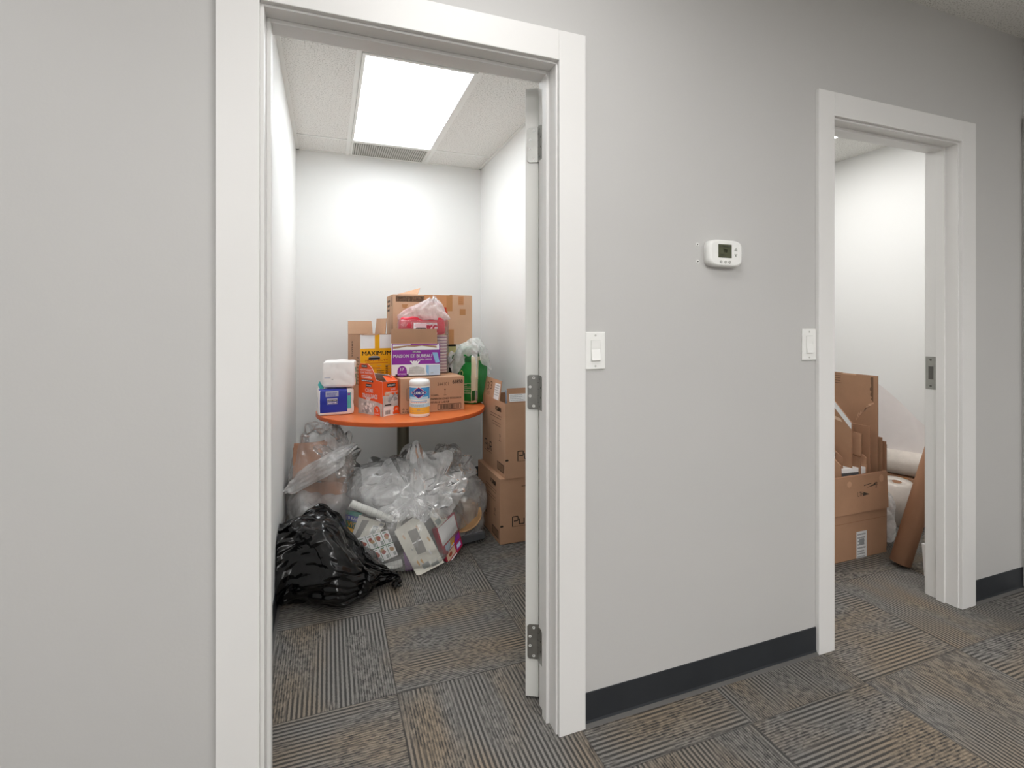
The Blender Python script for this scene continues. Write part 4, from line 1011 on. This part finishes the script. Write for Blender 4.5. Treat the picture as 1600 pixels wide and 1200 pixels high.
# big clear bag in front
t = thing('trash_bag', 'largest clear bag full of printed food boxes at the front of the heap', 'trash bag', (.365, 1.345, 0))
def shp(P, D_, f):
    P[:, 1] += .40 * P[:, 2]
    zr = np.clip((P[:, 2] + .28) / .56, 0, 1)
    P[:, 0] *= 1.03 - .16 * np.clip(zr - .35, 0, 1)
    return P
bag_mesh('bag_film', (0, 0, .255), (.318, .215, .252), 15, M['film'], t, amp=.085, sub=6, power=2.9, neck=(0, .0, 1), pleat=.05, floor=.003, shape=shp)
def shp2(P, D_, f):
    P[:, 1] += .55 * P[:, 2]
    return P
bag_mesh('bunched_top', (-.02, .045, .375), (.225, .11, .115), 27, M['film_mid'], t, amp=.24, neck=(.0, -.75, .6), pleat=.12, npl=8, sub=6, power=2.3, shape=shp2)
rosette('bag_mouth', t, (.055, -.085, .335), (-.05, -.80, .60), (0, .6, .8), lambda a: .225 + .02 * math.cos(a) - .095 * max(0, -math.cos(a)) + .050 * max(0, -math.sin(a)), .035, .036, 8, M['film_milky'])
rosette('bag_mouth', t, (.035, -.035, .360), (-.1, -.70, .70), (0, .7, .7), lambda a: .225 + .01 * math.cos(a) - .07 * max(0, -math.cos(a)) + .03 * abs(math.sin(a)), .03, .040, 23, M['film_mid'], folds=(4, 7, 11))

PP, PN = Vector((.41, 1.125, .012)), Vector((-.10, -.90, .42)).normalized()
def pixel_panel(px, push=0.0, P=PP, N=PN, thick=.03, mats=('cream_marble', 'card', 'cream_marble')):
    """flat carton whose front corners (top-left, top-right, bottom-right, bottom-left) lie on a leaning plane"""
    N = Vector(N).normalized(); tl, tr, br, bl = [on_plane(x, y, Vector(P) + N * push, N) for x, y in px]
    m = MB(); c = (tl + br) / 2; qs = [p - c for p in (bl, br, tr, tl)]
    F = Quad(*qs); m.prism(qs, F.n * -thick, mats); return m, F, c
def finish(m, c, name, label, cat): o = m.build(name, loc=c); return tag(o, label, cat)

# sheet carton with a grid of food pictures
m, F, c = pixel_panel(((533, 848), (606, 828), (622, 867), (556, 897)), .004, thick=.022, mats=('white_print', 'card', 'white_print'))
for k in range(1, 6): m.rect(F, k / 6 - .006, 0, k / 6 + .006, 1, 'green_dark', .0008)
m.rect(F, 0, .485, 1, .515, 'green_dark', .0008); rg = random.Random(8)
for i in range(6):
    for j in range(2):
        a, b_ = i / 6, j * .5
        for k in range(3): m.oval(F, a + .05 + .05 * rg.random(), b_ + .24 + .1 * rg.random(), .03 + .02 * rg.random(), .06 + .03 * rg.random(), rg.choice(['food_red', 'food_red', 'bread']), .0009 + k * .0002, 9)
        m.rect(F, a + .085, b_ + .04, a + .145, b_ + .17, 'food_grey', .0010); m.rect(F, a + .03, b_ + .42, a + .11, b_ + .45, 'green_dark', .0010)
finish(m, c, 'food_carton', 'white flattened carton printed with rows of small red food pictures', 'food carton')
# marbled carton with a clear window
m, F, c = pixel_panel(((616, 830), (654, 802), (694, 879), (652, 901)), .006, thick=.035)
m.poly(F, [(.34, .36), (.66, .33), (.70, .80), (.38, .84)], 'window_grey', .0008); m.poly(F, [(.34, .575), (.69, .56), (.69, .585), (.345, .60)], 'white_print', .0012)
rg = random.Random(5)
for k in range(9):
    a, b_ = rg.choice([(rg.uniform(.02, .28), rg.uniform(.1, .95)), (rg.uniform(.72, .95), rg.uniform(.1, .95)), (rg.uniform(.1, .9), rg.uniform(.04, .28))])
    m.poly(F, [(a, b_), (a + .05, b_ + .02), (a + .03, b_ + .11), (a - .03, b_ + .09)], rg.choice(['ochre', 'beige_paper', 'white_print']), .0007)
m.rect(F, .30, .06, .55, .16, 'food_grey', .0010); m.rect(F, .58, .03, .85, .09, 'food_grey', .0010)
m.frame_rect(F, .30, .06, .55, .16, .02, 'label_grey', .0014)
finish(m, c, 'food_carton', 'large cream marbled carton with a grey window standing upright in the front bag', 'food carton')
m, F, c = pixel_panel(((561, 804), (602, 818), (588, 842), (546, 848)), -.035, thick=.03)
m.poly(F, [(.08, .05), (.30, .10), (.42, .90), (.18, .85)], 'window_grey', .0008); m.rect(F, .62, .30, .86, .75, 'food_grey', .0009); m.frame_rect(F, .62, .30, .86, .75, .03, 'white_print', .0013)
m.rect(F, .84, .80, .98, .95, 'label_grey', .0009)
finish(m, c, 'food_carton', 'small cream carton with a grey slit window above the picture-grid carton', 'food carton')
m, F, c = pixel_panel(((540, 796), (566, 802), (556, 838), (541, 832)), -.05, thick=.05, mats=('yellow_print', 'card', 'card'))
m.rect(F, 0, .80, 1, 1, 'teal_dark', .0006); m.rect(F, 0, .56, 1, .80, 'royal_blue', .0007); m.rect(F, 0, .26, 1, .56, 'green_dark', .0007); m.rect(F, 0, 0, 1, .10, 'green_print', .0007)
m.text(F, '18 BAG', .08, .62, .13, 'white_print', w=.80, d=.0014, bold=.02); m.text(F, 'VIG', .12, .30, .22, 'yellow_print', w=.70, d=.0014, bold=.02)
finish(m, c, 'bag_carton', 'small green blue and yellow carton at the left edge of the front bag', 'carton')
m, F, c = pixel_panel(((681, 826), (710, 800), (723, 852), (700, 886)), -.004, N=(.35, -.86, .36), thick=.04, mats=('crimson', 'crimson', 'crimson'))
m.rect(F, .06, .50, .94, .96, 'white_print', .0008); m.rect(F, .14, .28, .60, .46, 'pale_blue', .0008); m.poly(F, [(.36, .30), (.62, .33), (.72, .45), (.45, .47)], 'yellow_print', .0012); m.rect(F, .08, .08, .58, .26, 'beige_paper', .0008); m.oval(F, .30, .17, .10, .05, 'food_red', .0013, 10)
m.rect(F, .66, .06, .94, .22, 'pale_blue', .0008); m.frame_rect(F, .66, .06, .94, .22, .03, 'purple', .0012); m.rect(F, .66, .26, .95, .44, 'purple', .0008); m.rect(F, .1, .01, .6, .05, 'white_print', .0008)
finish(m, c, 'food_carton', 'crimson and white carton at the right side of the front bag', 'food carton')
m, F, c = pixel_panel(((630, 862), (642, 866), (650, 890), (634, 892)), -.02, thick=.03, mats=('purple_dark', 'purple_dark', 'purple_dark'))
finish(m, c, 'food_carton', 'sliver of a dark purple carton between the two largest cartons', 'food carton')
m, F, c = pixel_panel(((676, 764), (694, 752), (706, 766), (698, 784)), -.07, thick=.04, mats=('beige_paper', 'beige_paper', 'beige_paper'))
m.poly(F, [(0, .5), (1, .35), (1, .40), (0, .55)], 'card_in', .0006)
finish(m, c, 'paper_packet', 'beige paper packet high on the right side of the front bag', 'packet')
m, F, c = pixel_panel(((640, 742), (668, 738), (672, 755), (648, 760)), -.10, thick=.03, mats=('beige_paper', 'beige_paper', 'beige_paper'))
finish(m, c, 'paper_packet', 'beige paper packet under the bunched plastic near the top of the front bag', 'packet')
m, F, c = pixel_panel(((668, 800), (682, 790), (700, 810), (684, 826)), -.06, thick=.04)
m.rect(F, .1, .1, .5, .4, 'food_grey', .0008); m.poly(F, [(.5, .5), (.9, .6), (.8, .9), (.55, .8)], 'ochre', .0008)
finish(m, c, 'food_carton', 'cream carton corner showing between the windowed carton and the crimson carton', 'food carton')
m, F, c = pixel_panel(((604, 806), (640, 800), (634, 834), (602, 838)), -.075, thick=.03, mats=('window_grey', 'card', 'cream_marble'))
m.poly(F, [(.45, 0), (.62, 0), (.80, 1), (.55, 1)], 'cream_marble', .0008)
finish(m, c, 'food_carton', 'grey and cream carton in the middle of the front bag under the paper roll', 'food carton')
def roll(px0, px1, y0, y1, r, label, mat='newsprint', cat='paper roll', name='paper_roll'):
    a, b_ = on_y(*px0, y0), on_y(*px1, y1); c = (a + b_) / 2; m = MB()
    m.cyl(a - c, b_ - c, r, r * .95, mat, 28, caps=False); d_ = (b_ - a).normalized()
    m.cyl(b_ - c, a - c, r * .88, r * .9, mat, 28, caps=False)
    q = d_.to_track_quat('Z', 'Y'); ring = [q @ Vector((math.cos(2 * math.pi * k / 28), math.sin(2 * math.pi * k / 28), 0)) for k in range(28)]
    for e, s_ in ((a - c, -1), (b_ - c, 1)):
        m.add([e + v * r for v in ring] + [e + v * r * .55 - d_ * s_ * .002 for v in ring], [((k, (k + 1) % 28, 28 + (k + 1) % 28, 28 + k) if s_ > 0 else (k, 28 + k, 28 + (k + 1) % 28, (k + 1) % 28)) for k in range(28)], mat)
    for k in range(7):
        p = a - c + (b_ - a) * (.12 + .12 * k); m.cyl(p, p + d_ * .0012, r * 1.004, r * 1.004, 'label_grey', 28, caps=False)
    o = m.build(name, loc=c); return tag(o, label, cat)
roll((548, 787), (613, 812), 1.175, 1.165, .020, 'rolled newsprint lying across the top of the front bag cartons')
roll((583, 893), (628, 880), 1.105, 1.11, .020, 'rolled newsprint under the picture-grid carton in the front bag')
o = sheet('paper_sheet', 'white crumpled paper filling the upper middle of the front bag', 'paper', (.34, 1.36, .40), (1, 0, .05), (0, .6, 1), .34, .18, .03, 81, 'white_paper')

# ================================================================== storage room on the right
# open carton with its front flap folded down
W, D, H = .50, .40, .445
bx, by = 2.876 - W / 2, .478
t = thing('carton', 'large open carton of flattened cardboard, front flap folded down, storage room floor', 'box', (bx, by, 0))
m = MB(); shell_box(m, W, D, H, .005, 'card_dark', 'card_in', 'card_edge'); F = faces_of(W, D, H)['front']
m.rect(F, 0, .195, W, .199, 'card_edge', .0006); m.build('carton_body', t)
a, b_ = on_y(1338, 876, by), on_y(1354, 828, by)
m = MB(); G = Face((a.x - bx, -.0008, a.z), (1, 0, 0), (0, 0, 1)); w_, h_ = b_.x - a.x, b_.z - a.z
m.rect(G, 0, 0, w_, h_, 'white_paper', 0); m.lines(G, .008, h_ - .02, w_ - .006, 6, .018, .008, 'label_grey', 3, .0006); m.rect(G, .02, .08, w_ - .02, h_ - .04, 'label_grey', .0005); m.lines(G, .008, .03, w_ - .006, 2, .016, .007, 'label_grey', 5, .0008); m.build('shipping_label', t, label='white shipping label')
mb, G = flap((W / 2 - .004, -.004, H - .002), (-W / 2 + .004, -.004, H - .002), (0, -.10, -1), .195, .004, .002, ('card', 'card_dark', 'card_edge'))
mb2 = MB(); mb2.prism([(-W / 2 + .003, -.014, H - .197), (W / 2 - .003, -.014, H - .197), (W / 2 - .003, -.006, H - .002), (-W / 2 + .003, -.006, H - .002)], (0, .0045, 0), ('card_dark', 'card_in', 'card_edge'))
G = Quad((-W / 2 + .003, -.014, H - .197), (W / 2 - .003, -.014, H - .197), (W / 2 - .003, -.006, H - .002), (-W / 2 + .003, -.006, H - .002))
mb2.poly(G, [(.66, .64), (.80, .68), (.80, .76), (.77, .71)], 'ink', .001); mb2.poly(G, [(.62, .70), (.74, .74), (.74, .755), (.62, .72)], 'ink', .001)
mb2.text(G, 'UP', .80, .60, .16, 'ink', w=.03, d=.001); mb2.text(G, 'LITH', .52, .44, .12, 'ink', w=.08, d=.001); mb2.poly(G, [(.60, .44), (.70, .46), (.61, .54)], 'ink', .001)
mb2.oval(G, .40, .80, .035, .08, 'card', .0006); mb2.oval(G, .90, .84, .035, .10, 'card', .0006)
mb2.build('front_flap', t)

def standing(label, X, ynear, yfar, pts=None, top=None, z0=.012, lean=0.0, mat='card_dark', thick=.007, deco=None, name='cardboard_sheet', group=None):
    """flattened cardboard standing on edge, face toward -X; pts = outline in (distance from near edge, height)"""
    L = yfar - ynear; pts = pts or [(0, z0), (L, z0), (L, top), (0, top)]
    m = MB(); F = Face((0, L, 0), (0, -1, 0), (lean, 0, 1), L, 1)   # seen from -X: left is far, right is near
    q = [F.pt(L - a, b_) for a, b_ in pts][::-1]
    m.prism(q, F.n * -thick, (mat, mat, 'card_edge'))
    if deco: deco(m, F, L)
    o = m.build(name, loc=(X, ynear, 0)); return tag(o, label, 'cardboard', group)
def deco_tall(m, F, L):
    rg = random.Random(3)
    y = .955
    pts = [(L - .035, .952)]
    for k in range(12): pts.append((L - .035 + rg.uniform(-.006, .006), .94 - k * .010))
    m.poly(F, pts + [(L - .022, .815), (L - .022, .952)], 'ink_soft', .0008)
    for k in range(7): m.poly(F, [(L - .05 - k * .011, .80 - k * .016), (L - .02 - k * .014, .812 - k * .011), (L - .018 - k * .014, .806 - k * .011), (L - .049 - k * .011, .793 - k * .016)], 'card_light', .001)
    m.frame_rect(F, .10, .88, .16, .965, .003, 'card_in', .0008); m.lines(F, .105, .955, .155, 5, .014, .004, 'ink_soft', 3, .001); m.rect(F, .02, .955, .24, .962, 'card_light', .0008)
standing('tallest flattened brown cardboard sheet with a torn edge, standing in the storage carton', 2.845, .505, .862, top=.962, deco=deco_tall)
standing('flattened cardboard with a plain edge, just in front of the tallest sheet', 2.775, .500, .80, top=.690)
standing('folded brown cardboard, upper of the two short pieces at the carton centre', 2.705, .500, .70, pts=[(0, .535), (.20, .535), (.20, .665), (0, .655)], mat='card')
standing('folded brown cardboard, lower of the two short pieces at the carton centre', 2.700, .500, .70, pts=[(0, .05), (.20, .05), (.20, .545), (0, .525)])
standing('thin brown cardboard strip behind the two short pieces', 2.748, .500, .72, pts=[(0, .02), (.2, .02), (.2, .535), (.02, .535), (0, .52)], mat='card')
standing('brown cardboard piece with a slanted top at the upper centre of the carton', 2.735, .56, .80, pts=[(0, .02), (.24, .02), (.24, .70), (0, .685)])
standing('short brown cardboard standing just right of the tallest sheet', 2.862, .492, .60, top=.625, thick=.004, mat='card_dark')
standing('brown cardboard offcut by the right side of the storage carton, first from the tallest sheet', 2.905, .505, .66, top=.595, z0=.004, thick=.012)
standing('brown cardboard offcut by the right side of the storage carton, second from the tallest sheet', 2.925, .515, .66, top=.575, z0=.004, thick=.012, mat='card')
# sheet with a white edge leaning at the left
standing('dark brown cardboard with a broad white edge leaning at the left of the storage carton', 2.655, .515, .72, pts=[(.0, .03), (.2, .03), (.205, .80), (.165, .875), (.145, .872), (.0, .715)], mat='card_dark',
         deco=lambda m, F, L: (m.poly(F, [(L - .0, .715), (L - .145, .872), (L - .165, .875), (L - .185, .855), (L - .155, .845), (L - .0, .680)], 'white_paper', .001), m.poly(F, [(L - .18, .745), (L - .10, .72), (L - .05, .71), (L - .06, .728), (L - .12, .745)], 'beige_paper', .001)))
standing('brown cardboard flap at the far left of the storage carton', 2.60, .50, .66, pts=[(0, .03), (.16, .03), (.16, .62), (.03, .53)], mat='card_dark')
standing('narrow brown cardboard strip slanting at the left front of the storage carton', 2.565, .492, .62, pts=[(0, .03), (.12, .03), (.12, .60), (.0, .50)], lean=-.05, mat='card')
# printed boxes in it
t = thing('small_box', 'white and black printed small box lying on top inside the storage carton', 'box', (2.665, .512, .405), R(-6))
m = MB(); m.box((-.085, 0, 0), (.085, .12, .065), 'white_print', bev=.002); F = Face((-.085, 0, 0), (1, 0, 0), (0, 0, 1), .17, .065)
m.rect(F, 0, .0, .135, .042, 'tray_grey', .0006); m.oval(F, .07, .012, .02, .012, 'crimson', .001); F = Face((-.085, 0, .065), (1, 0, 0), (0, 1, 0)); m.text(F, 'KIT-10', .085, .03, .035, 'black_print', w=.07, bold=.03); m.rect(F, .005, .01, .07, .09, 'grey_photo_light'); m.build('box_body', t)
m = MB(); m.box((0, 0, 0), (.07, .10, .16), 'label_grey', bev=.002); F = Face((0, 0, 0), (1, 0, 0), (0, 0, 1)); m.rect(F, 0, .10, .07, .135, 'white_print'); m.rect(F, 0, .02, .05, .07, 'tray_grey')
o = m.build('small_box', loc=(2.50, .55, .41), rot=(0, R(12), R(8))); tag(o, 'grey and white small box tilted at the left inside the storage carton', 'box')

# low box and bubble-wrap rolls behind it
t = thing('carton', 'low brown carton behind the tube carrying the wide bubble wrap roll', 'box', (3.565, .45, 0))
m = MB(); m.box((-.125, 0, 0), (.125, .56, .275), 'card_dark', bev=.003); F = Face((-.125, .56, 0), (0, -1, 0), (0, 0, 1)); m.rect(F, .24, 0, .30, .275, 'tape', .0006); m.build('carton_body', t)
def hollow_roll(m, a, b_, r, ri, mat, core, n=40):
    a, b_ = Vector(a), Vector(b_); d_ = (b_ - a).normalized(); q = d_.to_track_quat('Z', 'Y'); vs = []
    for p, rr in ((a, r), (b_, r), (b_, ri), (a, ri)):
        vs += [p + q @ Vector((math.cos(2 * math.pi * k / n) * rr * (1 + .012 * math.sin(5 * k)), math.sin(2 * math.pi * k / n) * rr, 0)) for k in range(n)]
    fs, ms = [], []
    for l in range(4):
        for k in range(n):
            fs.append((l * n + k, l * n + (k + 1) % n, ((l + 1) % 4) * n + (k + 1) % n, ((l + 1) % 4) * n + k)); ms.append((mat, mat, core, mat)[l])
    return m.add(vs, fs, ms, True)
t = thing('bubble_wrap_roll', 'wide white bubble wrap roll lying on the low carton', 'roll', (3.53, .68, .2765))
m = MB(); hollow_roll(m, (-.085, .20, .077), (.090, -.30, .077), .076, .03, 'bubble_white', 'card_dark'); m.build('roll_body', t)
# loose end of foam pulled up behind the cardboard
n = 20; vs = []
for j in range(n + 1):
    for i in range(n + 1):
        a, b_ = i / n, j / n   # a along the roll, b up the sheet
        x = -.085 + .17 * a - .02 + .05 * b_; y = .32 - .52 * a + .02 * math.sin(b_ * 3 + a * 9) * (.3 + b_)
        top = .47 * (1 - a) + .03
        vs.append(Vector((x + .012 * math.sin(a * 13 + b_ * 2), y, .115 + top * b_)))
k = n + 1; fs = [(j * k + i, j * k + i + 1, (j + 1) * k + i + 1, (j + 1) * k + i) for j in range(n) for i in range(n)]
m = MB(); m.add(vs, fs, 'foam_white', True); m.add([p + Vector((.006, .0, 0)) for p in vs], [f[::-1] for f in fs], 'foam_white', True); m.build('loose_sheet', t)
t = thing('bubble_wrap_roll', 'short white bubble wrap roll standing tilted under the wide roll', 'roll', (3.335, .72, 0))
m = MB(); hollow_roll(m, (.005, .01, .016), (-.02, -.02, .27), .083, .025, 'bubble_white', 'card_dark'); o = m.build('roll_body', t)
# kraft tube leaning on the partition
t = thing('paper_tube', 'brown kraft paper tube leaning beside the storage room door frame', 'tube', (2.765, .335, 0))
m = MB(); hollow_roll(m, (.004, .006, .020), (.245, -.140, 1.05), .046, .036, 'kraft', 'card_in'); m.build('tube_body', t)
# plastic sleeve by the carton, white board by the frame, packs at the far right
o = bag_mesh('plastic_sleeve', (2.985, .60, .15), (.045, .09, .15), 77, M['film_milky'], None, amp=.2, sub=5, pleat=.1, neck=(0, 0, 1)); tag(o, 'clear plastic sleeve slumped between the storage carton and the tube', 'plastic sleeve')
m = MB(); m.box((0, 0, 0), (.012, .05, .16), 'white_print', bev=.001); o = m.build('white_board', loc=(2.775, .185, .001), rot=(R(-4), 0, 0)); tag(o, 'white board offcut at the foot of the storage room door frame', 'board')
# ================================================================== camera, light balance
cam = bpy.data.cameras.new('camera'); co = bpy.data.objects.new('camera', cam); COL.objects.link(co)
cam.sensor_width = 36; cam.sensor_fit = 'HORIZONTAL'; cam.lens = FPX / 1600 * 36; cam.shift_y = (CY - 600) / 1600; cam.clip_start = .02
co.location = CAM; co.rotation_euler = (math.pi / 2, 0, -YAW); S.camera = co
w = bpy.data.worlds.new('world'); S.world = w; w.use_nodes = True
w.node_tree.nodes['Background'].inputs[0].default_value = (.9, .92, 1, 1); w.node_tree.nodes['Background'].inputs[1].default_value = .3
S.view_settings.view_transform = 'Standard'; S.view_settings.look = 'None'; S.view_settings.gamma = 1; S.view_settings.use_curve_mapping = False
S.view_settings.exposure = 0.5
try:
    S.cycles.transparent_max_bounces = 32; S.cycles.max_bounces = 12; S.cycles.diffuse_bounces = 6
except Exception: pass
